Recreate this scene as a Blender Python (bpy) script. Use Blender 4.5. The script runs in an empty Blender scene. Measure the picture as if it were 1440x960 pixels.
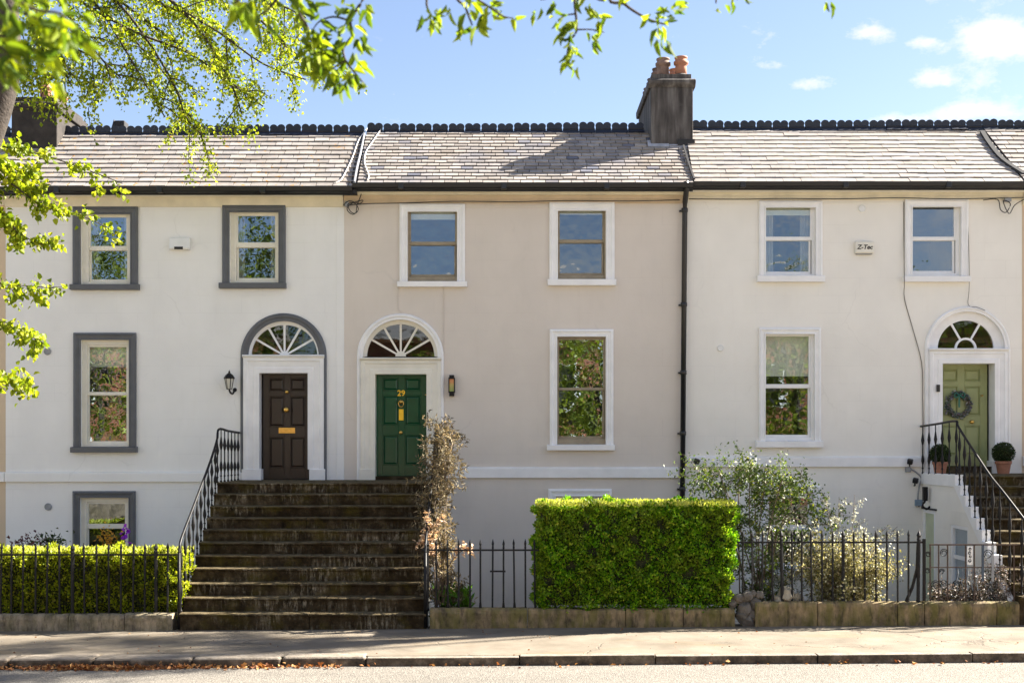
import bpy, bmesh, math, random
import numpy as np
from mathutils import Vector, Matrix, Euler
random.seed(7)
rng = np.random.default_rng(7)
C = bpy.context.scene.collection
SC = bpy.context.scene
R = math.radians

# ------------------------------------------------------------------ camera, sun, sky, exposure
CAMY, EYE, F = -24.0, 2.75, 1800.0          # facade plane is y = 0, F in pixels of a 1440 wide picture
cam = bpy.data.cameras.new('camera'); cam_o = bpy.data.objects.new('camera', cam); C.objects.link(cam_o)
cam.sensor_width = 36; cam.lens = F/1440*36; cam.clip_end = 2000; cam.clip_start = .05
cam.shift_y = 150/1440
cam_o.location = (0, CAMY, EYE); cam_o.rotation_euler = (R(90), 0, 0)
cam.dof.use_dof = True; cam.dof.focus_distance = 23.0; cam.dof.aperture_fstop = 4.0
SC.camera = cam_o
SUN = Vector((1.28, .45, 1.0)).normalized()
sl = bpy.data.lights.new('sun', 'SUN'); sl.energy = 5.0; sl.angle = R(.55); sl.color = (1, .93, .82)
so = bpy.data.objects.new('sun', sl); C.objects.link(so); so.rotation_euler = SUN.to_track_quat('Z', 'Y').to_euler(); so.location = (20, 10, 30)
SC.view_settings.view_transform = 'Standard'; SC.view_settings.look = 'None'
SC.view_settings.exposure = 2.45; SC.view_settings.gamma = 1
SC.cycles.use_denoising = True
SC.cycles.max_bounces = 8; SC.cycles.transparent_max_bounces = 12
SC.cycles.sample_clamp_indirect = 6
w = bpy.data.worlds.new('World'); SC.world = w; w.use_nodes = True
def build_world():
    nt = w.node_tree; N = nt.nodes; L = nt.links; N.clear()
    out = N.new('ShaderNodeOutputWorld'); bg = N.new('ShaderNodeBackground'); bg.inputs[1].default_value = .05
    sky = N.new('ShaderNodeTexSky'); sky.sky_type = 'NISHITA'; sky.sun_disc = False
    sky.sun_elevation = math.asin(SUN.z); sky.sun_rotation = math.atan2(SUN.x, SUN.y)
    sky.air_density = 1.0; sky.dust_density = .6; sky.ozone_density = 2.0
    tc = N.new('ShaderNodeTexCoord'); sep = N.new('ShaderNodeSeparateXYZ'); L.new(tc.outputs['Generated'], sep.inputs[0])
    def m(op, a, b=None, c=None, clamp=False):
        n = N.new('ShaderNodeMath'); n.operation = op; n.use_clamp = clamp
        for i, v in enumerate((a, b, c)):
            if v is None: continue
            if isinstance(v, (int, float)): n.inputs[i].default_value = v
            else: L.new(v, n.inputs[i])
        return n.outputs[0]
    yy = m('MAXIMUM', sep.outputs[1], .05)
    u = m('DIVIDE', sep.outputs[0], yy); v = m('DIVIDE', sep.outputs[2], yy)
    front = m('GREATER_THAN', sep.outputs[1], .05)
    mask = None
    for px, py, rx, ry, s in [(1404, 58, 60, 32, 1.6), (1222, 46, 36, 11, .9), (1300, 60, 24, 9, .8), (1385, 158, 72, 14, 1.05),
                              (1310, 112, 30, 12, .75), (1372, 118, 46, 22, .6), (1095, 92, 26, 9, .6), (1135, 118, 36, 9, .6), (1285, 168, 60, 9, .5)]:
        du = m('MULTIPLY', m('SUBTRACT', u, (px-720)/F), F/rx); dv = m('MULTIPLY', m('SUBTRACT', v, (630-py)/F), F/ry)
        d = m('ADD', m('MULTIPLY', du, du), m('MULTIPLY', dv, dv))
        g = m('MULTIPLY', m('POWER', 2.718, m('MULTIPLY', d, -1.0)), s)
        mask = g if mask is None else m('ADD', mask, g)
    mask = m('MULTIPLY', mask, front)
    mp = N.new('ShaderNodeMapping'); mp.inputs['Scale'].default_value = (1, 1, 1.9); L.new(tc.outputs['Generated'], mp.inputs[0])
    nz = N.new('ShaderNodeTexNoise'); nz.inputs['Scale'].default_value = 26; nz.inputs['Detail'].default_value = 8; nz.inputs['Roughness'].default_value = .7
    L.new(mp.outputs[0], nz.inputs['Vector'])
    big = N.new('ShaderNodeTexNoise'); big.inputs['Scale'].default_value = 2.3; big.inputs['Detail'].default_value = 3; L.new(mp.outputs[0], big.inputs['Vector'])
    behind = m('MULTIPLY', m('SUBTRACT', big.outputs[0], .43), 4.0, clamp=True)      # unseen clouds behind the camera, added thickly to brighten the facades
    behind = m('MULTIPLY', behind, m('SUBTRACT', 1.0, front))
    dens = m('MULTIPLY', m('ADD', m('SUBTRACT', nz.outputs[0], .63), m('MULTIPLY', m('MINIMUM', m('ADD', mask, behind), 1.35), .44)), 3.2, clamp=True)
    tint = N.new('ShaderNodeMix'); tint.data_type = 'RGBA'; tint.blend_type = 'MULTIPLY'; tint.inputs[0].default_value = 1
    L.new(sky.outputs[0], tint.inputs[6]); tint.inputs[7].default_value = (.89, .81, .81, 1)
    mx = N.new('ShaderNodeMix'); mx.data_type = 'RGBA'; L.new(dens, mx.inputs[0]); L.new(tint.outputs[2], mx.inputs[6]); mx.inputs[7].default_value = (4.4, 4.3, 4.25, 1)
    L.new(mx.outputs[2], bg.inputs[0]); L.new(bg.outputs[0], out.inputs[0])
    return tint, mx, bg
SKY_TINT, SKY_CLOUD, SKY_BG = build_world()

# ------------------------------------------------------------------ picture-to-place helpers
def S(y): return F/(y-CAMY)
def X(px, y=0): return (px-720)/S(y)
def Z(py, y=0): return EYE+(630-py)/S(y)
def gz(x): return -.01+.0064*max(-40, min(40, x))       # the street climbs gently to the right

# ------------------------------------------------------------------ mesh helpers
WL = {}
def wl(o): return WL.get(o.name, Vector((0, 0, 0))) if o else Vector((0, 0, 0))
def link(name, data, parent=None, loc=(0, 0, 0), rot=None, scale=None):
    o = bpy.data.objects.new(name, data); C.objects.link(o)
    loc = Vector(loc)
    if parent:
        o.parent = parent; o.matrix_parent_inverse = Matrix.Translation(-wl(parent))
    o.location = loc; WL[o.name] = loc
    if rot: o.rotation_euler = rot
    if scale: o.scale = scale
    return o
def props(o, label=None, cat=None, group=None, kind=None):
    if label: o['label'] = label
    if cat: o['category'] = cat
    if group: o['group'] = group
    if kind: o['kind'] = kind
    return o
def thing(name, loc, label, cat, group=None):
    return props(link(name, None, None, loc), label, cat, group)

class MB:
    def __init__(s): s.v = []; s.f = []
    def box(s, x0, x1, y0, y1, z0, z1):
        b = len(s.v)
        s.v += [(x0, y0, z0), (x1, y0, z0), (x1, y1, z0), (x0, y1, z0), (x0, y0, z1), (x1, y0, z1), (x1, y1, z1), (x0, y1, z1)]
        s.f += [(b, b+3, b+2, b+1), (b+4, b+5, b+6, b+7), (b, b+1, b+5, b+4), (b+1, b+2, b+6, b+5), (b+2, b+3, b+7, b+6), (b+3, b, b+4, b+7)]
        return s
    def ring(s, o, i, y0, y1):          # rect ring: o, i = (x0,x1,z0,z1)
        s.box(o[0], i[0], y0, y1, o[2], o[3]); s.box(i[1], o[1], y0, y1, o[2], o[3])
        s.box(i[0], i[1], y0, y1, i[3], o[3]); s.box(i[0], i[1], y0, y1, o[2], i[2]); return s
    def prism_x(s, prof, x0, x1):       # prof = [(y,z)] counter-clockwise seen from +x
        b = len(s.v); n = len(prof)
        s.v += [(x0, y, z) for y, z in prof]+[(x1, y, z) for y, z in prof]
        s.f += [(b+i, b+(i+1) % n, b+n+(i+1) % n, b+n+i) for i in range(n)]
        s.f += [tuple(b+i for i in reversed(range(n))), tuple(b+n+i for i in range(n))]; return s
    def prism_y(s, prof, y0, y1):       # prof = [(x,z)]
        b = len(s.v); n = len(prof)
        s.v += [(x, y0, z) for x, z in prof]+[(x, y1, z) for x, z in prof]
        s.f += [(b+i, b+n+i, b+n+(i+1) % n, b+(i+1) % n) for i in range(n)]
        s.f += [tuple(b+i for i in range(n)), tuple(b+n+i for i in reversed(range(n)))]; return s
    def tube(s, pts, r, n=6, r1=None, cap=True):
        pts = [Vector(p) for p in pts]; b = len(s.v); k = len(pts)
        if k < 2: return s
        up = Vector((0.13, .21, 1))
        for j, p in enumerate(pts):
            t = (pts[min(j+1, k-1)]-pts[max(j-1, 0)])
            if t.length < 1e-9: t = Vector((0, 0, 1))
            t.normalize()
            a = t.cross(up if abs(t.dot(up.normalized())) < .93 else Vector((1, .1, 0))).normalized(); c = t.cross(a)
            rr = r if r1 is None else r+(r1-r)*j/(k-1)
            if isinstance(r, (list, tuple)): rr = r[j]
            s.v += [tuple(p+a*rr*math.cos(2*math.pi*q/n)+c*rr*math.sin(2*math.pi*q/n)) for q in range(n)]
        for j in range(k-1):
            for q in range(n): s.f.append((b+j*n+q, b+j*n+(q+1) % n, b+(j+1)*n+(q+1) % n, b+(j+1)*n+q))
        if cap: s.f += [tuple(b+q for q in reversed(range(n))), tuple(b+(k-1)*n+q for q in range(n))]
        return s
    def lathe(s, prof, c=(0, 0, 0), n=12, axis='z'):      # prof = [(r, h)]
        b = len(s.v); k = len(prof)
        for r, h in prof:
            for q in range(n):
                a = 2*math.pi*q/n
                if axis == 'z': s.v.append((c[0]+r*math.cos(a), c[1]+r*math.sin(a), c[2]+h))
                else: s.v.append((c[0]+r*math.cos(a), c[1]-h, c[2]+r*math.sin(a)))
        for j in range(k-1):
            for q in range(n): s.f.append((b+j*n+q, b+j*n+(q+1) % n, b+(j+1)*n+(q+1) % n, b+(j+1)*n+q))
        s.f += [tuple(b+q for q in reversed(range(n))), tuple(b+(k-1)*n+q for q in range(n))]; return s
    def sweep(s, path, prof):           # path in the x,z plane, prof (u inward to the right of travel, v out of the wall), facade at y=0
        n = len(path); k = len(prof); b = len(s.v)
        for i, p in enumerate(path):
            d0 = Vector(path[i])-Vector(path[i-1]) if i > 0 else None
            d1 = Vector(path[i+1])-Vector(path[i]) if i < n-1 else None
            if d0 is None: d0 = d1
            if d1 is None: d1 = d0
            d0 = d0.normalized(); d1 = d1.normalized()
            n0 = Vector((d0.y, -d0.x)); n1 = Vector((d1.y, -d1.x)); m = (n0+n1).normalized(); m = m/max(.3, m.dot(n0))
            s.v += [(p[0]+m.x*u, -v, p[1]+m.y*u) for u, v in prof]
        for i in range(n-1):
            for j in range(k-1): s.f.append((b+i*k+j, b+i*k+j+1, b+(i+1)*k+j+1, b+(i+1)*k+j))
        s.f += [tuple(b+j for j in range(k)), tuple(b+(n-1)*k+j for j in reversed(range(k)))]; return s
    def mesh(s, name, mat, smooth=False, fix=True):
        me = bpy.data.meshes.new(name); me.from_pydata(s.v, [], s.f)
        if fix:
            bm = bmesh.new(); bm.from_mesh(me); bmesh.ops.recalc_face_normals(bm, faces=bm.faces); bm.to_mesh(me); bm.free()
        if mat: me.materials.append(mat)
        if smooth:
            for p in me.polygons: p.use_smooth = True
        return me
    def build(s, name, mat, parent=None, smooth=False, bevel=0, seg=2, solid=0, fix=True):
        a = np.array(s.v, dtype=float); lo, hi = a.min(0), a.max(0); c = ((lo[0]+hi[0])/2, (lo[1]+hi[1])/2, lo[2])
        a -= np.array(c); s.v = [tuple(p) for p in a]
        o = link(name, s.mesh(name, mat, smooth, fix), parent, c)
        if solid:
            m = o.modifiers.new('thick', 'SOLIDIFY'); m.thickness = solid; m.offset = -1
        if bevel:
            m = o.modifiers.new('bev', 'BEVEL'); m.width = bevel; m.segments = seg; m.limit_method = 'ANGLE'; m.angle_limit = R(35)
        return o

# ------------------------------------------------------------------ materials
def col(c): return (c[0], c[1], c[2], 1)
class NT:
    def __init__(s, name):
        s.m = bpy.data.materials.new(name); s.m.use_nodes = True; s.t = s.m.node_tree; s.N = s.t.nodes; s.L = s.t.links
        s.b = s.N['Principled BSDF']; s.geo = None
    def n(s, k): return s.N.new(k)
    def pos(s, sc=(1, 1, 1), obj=False):
        if s.geo is None: s.geo = s.n('ShaderNodeNewGeometry')
        mp = s.n('ShaderNodeMapping'); mp.inputs['Scale'].default_value = sc; s.L.new(s.geo.outputs['Position'], mp.inputs[0]); return mp.outputs[0]
    def noise(s, scale, vec=None, detail=5, rough=.55, sc=(1, 1, 1)):
        z = s.n('ShaderNodeTexNoise'); z.inputs['Scale'].default_value = scale; z.inputs['Detail'].default_value = detail; z.inputs['Roughness'].default_value = rough
        s.L.new(vec if vec else s.pos(sc), z.inputs['Vector']); return z.outputs[0]
    def ramp(s, x, stops):
        r = s.n('ShaderNodeValToRGB'); e = r.color_ramp.elements
        while len(e) < len(stops): e.new(.5)
        for i, (p, c) in enumerate(stops):
            e[i].position = p; e[i].color = col(c) if not isinstance(c, (int, float)) else (c, c, c, 1)
        s.L.new(x, r.inputs[0]); return r.outputs[0]
    def mix(s, f, a, b, mode='MIX'):
        m = s.n('ShaderNodeMix'); m.data_type = 'RGBA'; m.blend_type = mode
        for i, v in ((0, f), (6, a), (7, b)):
            if isinstance(v, (int, float)): m.inputs[i].default_value = v
            elif isinstance(v, tuple): m.inputs[i].default_value = col(v)
            else: s.L.new(v, m.inputs[i])
        return m.outputs[2]
    def math(s, op, a, b=0., clamp=False):
        m = s.n('ShaderNodeMath'); m.operation = op; m.use_clamp = clamp
        for i, v in ((0, a), (1, b)):
            if isinstance(v, (int, float)): m.inputs[i].default_value = v
            else: s.L.new(v, m.inputs[i])
        return m.outputs[0]
    def bump(s, h, strength=.3, dist=.01, prev=None):
        b = s.n('ShaderNodeBump'); b.inputs['Strength'].default_value = strength; b.inputs['Distance'].default_value = dist
        s.L.new(h, b.inputs['Height'])
        if prev: s.L.new(prev, b.inputs['Normal'])
        return b.outputs[0]
    def out(s, color=None, rough=.6, normal=None, metal=0, spec=None):
        if color is not None:
            if isinstance(color, tuple): s.b.inputs['Base Color'].default_value = col(color)
            else: s.L.new(color, s.b.inputs['Base Color'])
        if isinstance(rough, (int, float)): s.b.inputs['Roughness'].default_value = rough
        else: s.L.new(rough, s.b.inputs['Roughness'])
        if normal: s.L.new(normal, s.b.inputs['Normal'])
        s.b.inputs['Metallic'].default_value = metal
        if spec is not None: s.b.inputs['Specular IOR Level'].default_value = spec
        return s.m
def plain(name, c, rough=.5, var=.15, scale=6, metal=0, bump=.08, dist=.004, bscale=60):
    t = NT(name); a = t.noise(scale, detail=6)
    k = tuple(x*(1-var) for x in c); h = tuple(min(1, x*(1+var*.6)) for x in c)
    b = t.bump(t.noise(bscale, detail=3), bump, dist) if bump else None
    return t.out(t.ramp(a, [(.3, k), (.7, h)]), rough, b, metal)

def stucco(name, c, dirt, seed=0, dirt_amt=.35):
    t = NT(name)
    base = t.ramp(t.noise(1.3, sc=(1, 1, .8), detail=5), [(.3, tuple(x*.93 for x in c)), (.7, c)])
    streak = t.ramp(t.noise(2.2, sc=(3.0, 1, .45), detail=7, rough=.62), [(.54, 0.), (.8, 1.)])
    base = t.mix(t.math('MULTIPLY', streak, dirt_amt), base, dirt)
    sep = t.n('ShaderNodeSeparateXYZ'); t.L.new(t.geo.outputs['Position'], sep.inputs[0])
    # splash dirt near the ground
    low = t.math('MULTIPLY', t.math('SUBTRACT', 1.0, t.math('MULTIPLY', t.math('ADD', sep.outputs[2], .4), 1.1), True), t.noise(5, detail=5), True)
    base = t.mix(low, base, tuple(x*.7 for x in dirt))
    # coursing scored into the render
    cmb = t.n('ShaderNodeCombineXYZ'); t.L.new(t.math('ADD', sep.outputs[0], seed), cmb.inputs[0]); t.L.new(sep.outputs[2], cmb.inputs[1])
    br = t.n('ShaderNodeTexBrick'); t.L.new(cmb.outputs[0], br.inputs['Vector'])
    br.inputs['Scale'].default_value = 1; br.inputs['Brick Width'].default_value = .78; br.inputs['Row Height'].default_value = .33
    br.inputs['Mortar Size'].default_value = .004; br.inputs['Mortar Smooth'].default_value = .4
    faint = t.math('MULTIPLY', br.outputs['Fac'], t.ramp(t.noise(.9, detail=3), [(.42, 0.), (.62, 1.)]))
    base = t.mix(t.math('MULTIPLY', faint, .16), base, tuple(x*.5 for x in c))
    vo = t.n('ShaderNodeTexVoronoi'); vo.feature = 'DISTANCE_TO_EDGE'; vo.inputs['Scale'].default_value = .42
    nv = t.n('ShaderNodeTexNoise'); nv.inputs['Scale'].default_value = 1.1; nv.inputs['Detail'].default_value = 7; t.L.new(t.geo.outputs['Position'], nv.inputs['Vector'])
    va = t.n('ShaderNodeVectorMath'); va.operation = 'MULTIPLY_ADD'; t.L.new(nv.outputs['Color'], va.inputs[0]); va.inputs[1].default_value = (1.1, .2, 1.1); t.L.new(t.geo.outputs['Position'], va.inputs[2])
    t.L.new(va.outputs[0], vo.inputs['Vector'])
    crack = t.math('MULTIPLY', t.ramp(vo.outputs['Distance'], [(0, 1.), (.003, .6), (.006, 0.)]), t.ramp(t.noise(.7), [(.52, 0.), (.6, 1.)]))
    base = t.mix(t.math('MULTIPLY', crack, .13), base, tuple(x*.4 for x in c))
    patch = t.ramp(t.noise(.8, detail=2), [(.53, 0.), (.56, 1.)]); base = t.mix(t.math('MULTIPLY', patch, .10), base, tuple(x*.85 for x in c))
    base = t.mix(t.math('MULTIPLY', t.ramp(t.noise(22, detail=3), [(.68, 0.), (.72, 1.)]), .14), base, dirt)
    nb = t.bump(faint, .4, -.004)
    nb = t.bump(t.noise(35, detail=4), .12, .006, nb); nb = t.bump(t.noise(3, detail=3), .15, .03, nb)
    return t.out(base, .82, nb, spec=.25)
M = {}
M['white_render'] = stucco('white_render', (.87, .86, .825), (.64, .62, .57), 0, .15)
M['beige_render'] = stucco('beige_render', (.72, .65, .57), (.60, .53, .45), .3, .2)
M['cream_render'] = stucco('cream_render', (.88, .845, .765), (.72, .66, .55), .5, .18)
M['tan_render'] = stucco('tan_render', (.66, .52, .36), (.5, .4, .28), .1, .3)
M['white_trim'] = plain('white_trim', (.86, .85, .83), .45, .08, 3, bump=.12)
M['ivory_trim'] = plain('ivory_trim', (.80, .76, .65), .5, .1, 3, bump=.12)
M['cornice_tan'] = plain('cornice_tan', (.60, .46, .30), .6, .15, 3, bump=.12)
M['cornice_cream'] = plain('cornice_cream', (.76, .68, .50), .6, .15, 3, bump=.12)
M['grey_trim'] = plain('grey_trim', (.105, .11, .118), .5, .15, 4, bump=.12)
M['timber_taupe'] = plain('timber_taupe', (.33, .27, .18), .5, .2, 6)
M['black_plastic'] = plain('black_plastic', (.012, .012, .013), .35, .2, 5)
def iron():
    t = NT('black_iron'); n = t.noise(14, detail=8, rough=.7)
    c = t.ramp(n, [(.35, (.004, .004, .005)), (.6, (.009, .008, .008)), (.72, (.05, .025, .01))])
    return t.out(c, .5, t.bump(t.noise(90), .2, .003), 0, .3)
M['iron'] = iron()
M['rusty_iron'] = plain('rusty_iron', (.075, .045, .03), .6, .5, 12)
M['brown_door'] = plain('brown_door', (.028, .017, .011), .32, .15, 5, bump=.05)
M['green_door'] = plain('green_door', (.003, .07, .03), .16, .12, 5, bump=.04)
M['olive_door'] = plain('olive_door', (.30, .33, .14), .4, .1, 5, bump=.05)
M['brass'] = plain('brass', (.75, .46, .12), .28, .15, 20, metal=1)
M['gold_paint'] = plain('gold_paint', (.85, .55, .04), .3, .1, 20, metal=.6)
M['plastic_white'] = plain('plastic_white', (.8, .8, .77), .4, .05)
M['plastic_grey'] = plain('plastic_grey', (.3, .31, .32), .5, .2)
M['dark_hole'] = plain('dark_hole', (.02, .02, .02), .8)
M['blind_cream'] = plain('blind_cream', (.80, .79, .64), .8, .08, 8)
M['blind_white'] = plain('blind_white', (.80, .80, .74), .8, .06, 8)
M['curtain'] = plain('curtain', (.42, .40, .37), .9, .1, 8)
M['interior'] = plain('interior', (.17, .15, .13), .9, .2, 2)
M['felt'] = plain('felt', (.03, .03, .032), .9)
M['lead'] = plain('lead', (.42, .43, .46), .5, .3, 6)
M['ridge_blue'] = plain('ridge_blue', (.012, .016, .028), .45, .4, 4, bump=.2)
M['lamp_glass'] = plain('lamp_glass', (.6, .58, .5), .15, .1)
M['cable_black'] = plain('cable_black', (.02, .02, .02), .5)
M['cable_white'] = plain('cable_white', (.75, .72, .68), .5)
M['cable_grey'] = plain('cable_grey', (.2, .18, .15), .6)
M['terracotta'] = plain('terracotta', (.36, .155, .09), .75, .25, 9)
M['pot_clay'] = plain('pot_clay', (.22, .14, .105), .8, .55, 7)
M['bark'] = plain('bark', (.045, .034, .026), .9, .5, 18, bump=.6, dist=.02, bscale=30)
M['dry_stem'] = plain('dry_stem', (.17, .125, .085), .85, .35, 20)
M['soil'] = plain('soil', (.05, .038, .028), .95, .6, 8, bump=.8, dist=.04, bscale=14)
M['rubble'] = plain('rubble', (.15, .13, .105), .9, .5, 7, bump=.8, dist=.03, bscale=20)

def glass(name, refl, tint, wav):
    t = NT(name); t.N.remove(t.b)
    tr = t.n('ShaderNodeBsdfTransparent'); tr.inputs[0].default_value = col(tint)
    gl = t.n('ShaderNodeBsdfGlossy'); gl.inputs['Roughness'].default_value = .0; gl.inputs[0].default_value = (.72, .85, 1.0, 1)
    fr = t.n('ShaderNodeFresnel'); fr.inputs[0].default_value = 1.5
    f = t.math('ADD', t.math('MULTIPLY', fr.outputs[0], 1.2), refl, True)
    t.pos(); f = t.math('MULTIPLY', f, t.math('SUBTRACT', 1.0, t.geo.outputs['Backfacing']))
    b = t.bump(t.noise(4.0, detail=1.5), 1.0, wav); t.L.new(b, gl.inputs['Normal'])
    mx = t.n('ShaderNodeMixShader'); t.L.new(f, mx.inputs[0]); t.L.new(tr.outputs[0], mx.inputs[1]); t.L.new(gl.outputs[0], mx.inputs[2])
    t.L.new(mx.outputs[0], t.N['Material Output'].inputs[0]); return t.m
M['pane'] = glass('pane', .20, (.93, .95, .95), .0008)
M['pane_bright'] = glass('pane_bright', .34, (.93, .95, .94), .0013)
M['pane_old'] = glass('pane_old', .16, (.90, .92, .90), .0055)
M['pane_fan'] = glass('pane_fan', .05, (.75, .7, .62), .0015)

def slate(name, cs, moss=0, blue=.0):
    t = NT(name); oi = t.n('ShaderNodeObjectInfo'); t.pos(); geo = t.geo
    r = t.math('FRACT', t.math('ADD', t.math('MULTIPLY', oi.outputs['Random'], 7.13), geo.outputs['Random Per Island']))
    r = t.math('FRACT', t.math('MULTIPLY', r, 3.7))
    c = t.ramp(r, cs)
    c = t.mix(t.math('MULTIPLY', t.ramp(t.noise(9, detail=6), [(.42, 0.), (.7, 1.)]), .4), c, (.17, .15, .135))
    c = t.mix(t.math('MULTIPLY', t.ramp(t.noise(1.4, detail=4), [(.48, 0.), (.66, 1.)]), blue), c, (.15, .155, .185))
    c = t.mix(t.math('MULTIPLY', t.ramp(t.noise(1.9, sc=(.6, 1, 2.5), detail=5), [(.46, 0.), (.64, 1.)]), .3), c, (.24, .19, .14))
    if moss: c = t.mix(t.math('MULTIPLY', t.ramp(t.noise(7.5, detail=4, rough=.7), [(.62, 0.), (.66, 1.)]), moss), c, (.42, .20, .02))
    return t.out(c, .55, t.bump(t.noise(40, sc=(1, 1, 1), detail=4), .25, .006), 0, .4)
M['slate_pink'] = slate('slate_pink', [(0, (.22, .195, .175)), (.4, (.33, .30, .27)), (.78, (.42, .38, .345)), (.88, (.38, .345, .32)), (.93, (.18, .18, .21)), (1, (.10, .11, .15))], 0, .55)
M['slate_grey'] = slate('slate_grey', [(0, (.25, .23, .215)), (.5, (.31, .288, .268)), (1, (.37, .345, .325))], .95, .3)
M['slate_worn'] = slate('slate_worn', [(0, (.31, .285, .26)), (.5, (.35, .322, .295)), (1, (.39, .362, .335))], .35, .25)

def step_mat():
    t = NT('mossy_step_stone'); t.pos(); oi = t.n('ShaderNodeObjectInfo')
    dark = t.ramp(t.noise(3.2, sc=(1.6, 1, 1.3), detail=9, rough=.7), [(.34, (.011, .0075, .004)), (.5, (.048, .034, .018)), (.66, (.125, .092, .052))])
    st = t.noise(5, sc=(4, 1, .7), detail=9, rough=.72)
    where = t.ramp(t.noise(1.0, sc=(1, 1, 2.6), detail=5, rough=.6), [(.44, 0.), (.6, 1.)])
    pale = t.math('MULTIPLY', t.ramp(st, [(.49, 0.), (.6, 1.)]), where)
    c = t.mix(t.math('MULTIPLY', pale, .85), dark, t.ramp(t.noise(30, detail=4), [(.3, (.20, .16, .10)), (.7, (.48, .42, .31))]))
    big = t.noise(1.1, sc=(1, 1, 2.2), detail=4)
    c = t.mix(t.ramp(big, [(.40, .55), (.6, 0.)]), c, (.024, .014, .005))
    moss = t.ramp(t.noise(2.3, detail=7, rough=.65), [(.5, 0.), (.66, 1.)])
    c = t.mix(t.math('MULTIPLY', moss, .5), c, (.10, .078, .010))
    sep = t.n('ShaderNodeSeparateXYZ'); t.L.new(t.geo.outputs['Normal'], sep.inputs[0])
    up = t.ramp(sep.outputs[2], [(.3, 0.), (.8, 1.)])                     # upward faces, treads and nosings, mixed to a paler brown
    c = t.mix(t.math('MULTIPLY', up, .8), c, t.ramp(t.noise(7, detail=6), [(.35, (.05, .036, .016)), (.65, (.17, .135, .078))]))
    return t.out(c, .9, t.bump(t.noise(22, detail=7, rough=.7), .7, .025), spec=.12)
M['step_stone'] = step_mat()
def plinth_mat(name, moss, base):
    t = NT(name); t.pos()
    c = t.ramp(t.noise(4, sc=(1.5, 1, 1), detail=8, rough=.65), [(.32, tuple(x*.3 for x in base)), (.5, base), (.7, tuple(min(1, x*1.7) for x in base))])
    m = t.ramp(t.noise(3.5, sc=(2.5, 1, .8), detail=6), [(.42, 0.), (.6, 1.)])
    c = t.mix(t.math('MULTIPLY', m, moss), c, (.13, .12, .012))
    d = t.ramp(t.noise(6, sc=(2.5, 1, .6), detail=8, rough=.7), [(.52, 0.), (.66, 1.)])
    c = t.mix(t.math('MULTIPLY', d, .75), c, (.035, .025, .015))
    return t.out(c, .85, t.bump(t.noise(20, detail=7, rough=.7), .7, .02))
M['plinth_grey'] = plinth_mat('plinth_grey', .25, (.27, .22, .155))
M['plinth_moss'] = plinth_mat('plinth_moss', .6, (.23, .165, .085))
def chimney_mat():
    t = NT('sooty_cement'); t.pos()
    c = t.ramp(t.noise(2.6, sc=(3, 3, .35), detail=7), [(.34, (.030, .026, .024)), (.5, (.075, .066, .060)), (.7, (.18, .168, .155))])
    c = t.mix(t.ramp(t.noise(8, detail=6), [(.5, 0.), (.75, .6)]), c, (.085, .078, .072))
    return t.out(c, .9, t.bump(t.noise(18, detail=6), .5, .015))
M['chimney'] = chimney_mat()
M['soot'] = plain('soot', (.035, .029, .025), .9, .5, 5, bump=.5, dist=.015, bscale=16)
def pavement_mat():
    t = NT('concrete_pavement'); t.pos()
    c = t.ramp(t.noise(1.6, detail=8, rough=.6), [(.3, (.115, .094, .066)), (.55, (.175, .146, .109)), (.75, (.215, .184, .145))])
    st = t.ramp(t.noise(.9, sc=(.6, 2.2, 1), detail=5), [(.57, 0.), (.68, 1.)])
    c = t.mix(t.math('MULTIPLY', st, .45), c, (.19, .125, .055))
    vo = t.n('ShaderNodeTexVoronoi'); vo.feature = 'DISTANCE_TO_EDGE'; vo.inputs['Scale'].default_value = .55
    nv = t.n('ShaderNodeTexNoise'); nv.inputs['Scale'].default_value = 1.6; nv.inputs['Detail'].default_value = 6; t.L.new(t.geo.outputs['Position'], nv.inputs['Vector'])
    va = t.n('ShaderNodeVectorMath'); va.operation = 'MULTIPLY_ADD'; t.L.new(nv.outputs['Color'], va.inputs[0]); va.inputs[1].default_value = (.8, .8, .8); t.L.new(t.geo.outputs['Position'], va.inputs[2])
    t.L.new(va.outputs[0], vo.inputs['Vector'])
    crack = t.ramp(vo.outputs['Distance'], [(0, 1.), (.006, .6), (.012, 0.)])
    crack = t.math('MULTIPLY', crack, t.ramp(t.noise(.6), [(.5, 0.), (.56, 1.)]))
    c = t.mix(t.math('MULTIPLY', crack, .7), c, (.07, .055, .04))
    c = t.mix(t.math('MULTIPLY', t.ramp(t.noise(45, detail=4, rough=.7), [(.55, 0.), (.7, 1.)]), .25), c, (.2, .17, .13))
    nb = t.bump(t.noise(60, detail=4), .35, .008); nb = t.bump(crack, .8, -.01, nb); nb = t.bump(t.noise(2.5), .3, .03, nb)
    return t.out(c, .75, nb)
M['pavement'] = pavement_mat()
def road_mat():
    t = NT('asphalt'); t.pos()
    sp = t.n('ShaderNodeTexVoronoi'); sp.inputs['Scale'].default_value = 70; t.L.new(t.geo.outputs['Position'], sp.inputs['Vector'])
    c = t.mix(t.ramp(t.noise(1.2, sc=(.3, 1.5, 1), detail=5), [(.35, 0.), (.7, 1.)]), (.10, .087, .07), (.15, .132, .108))
    c = t.mix(.55, c, t.ramp(sp.outputs['Color'], [(.2, (.08, .074, .064)), (.6, (.22, .20, .17)), (.9, (.36, .335, .29))]))
    return t.out(c, .8, t.bump(sp.outputs['Distance'], .7, .012))
M['road'] = road_mat()
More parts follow.
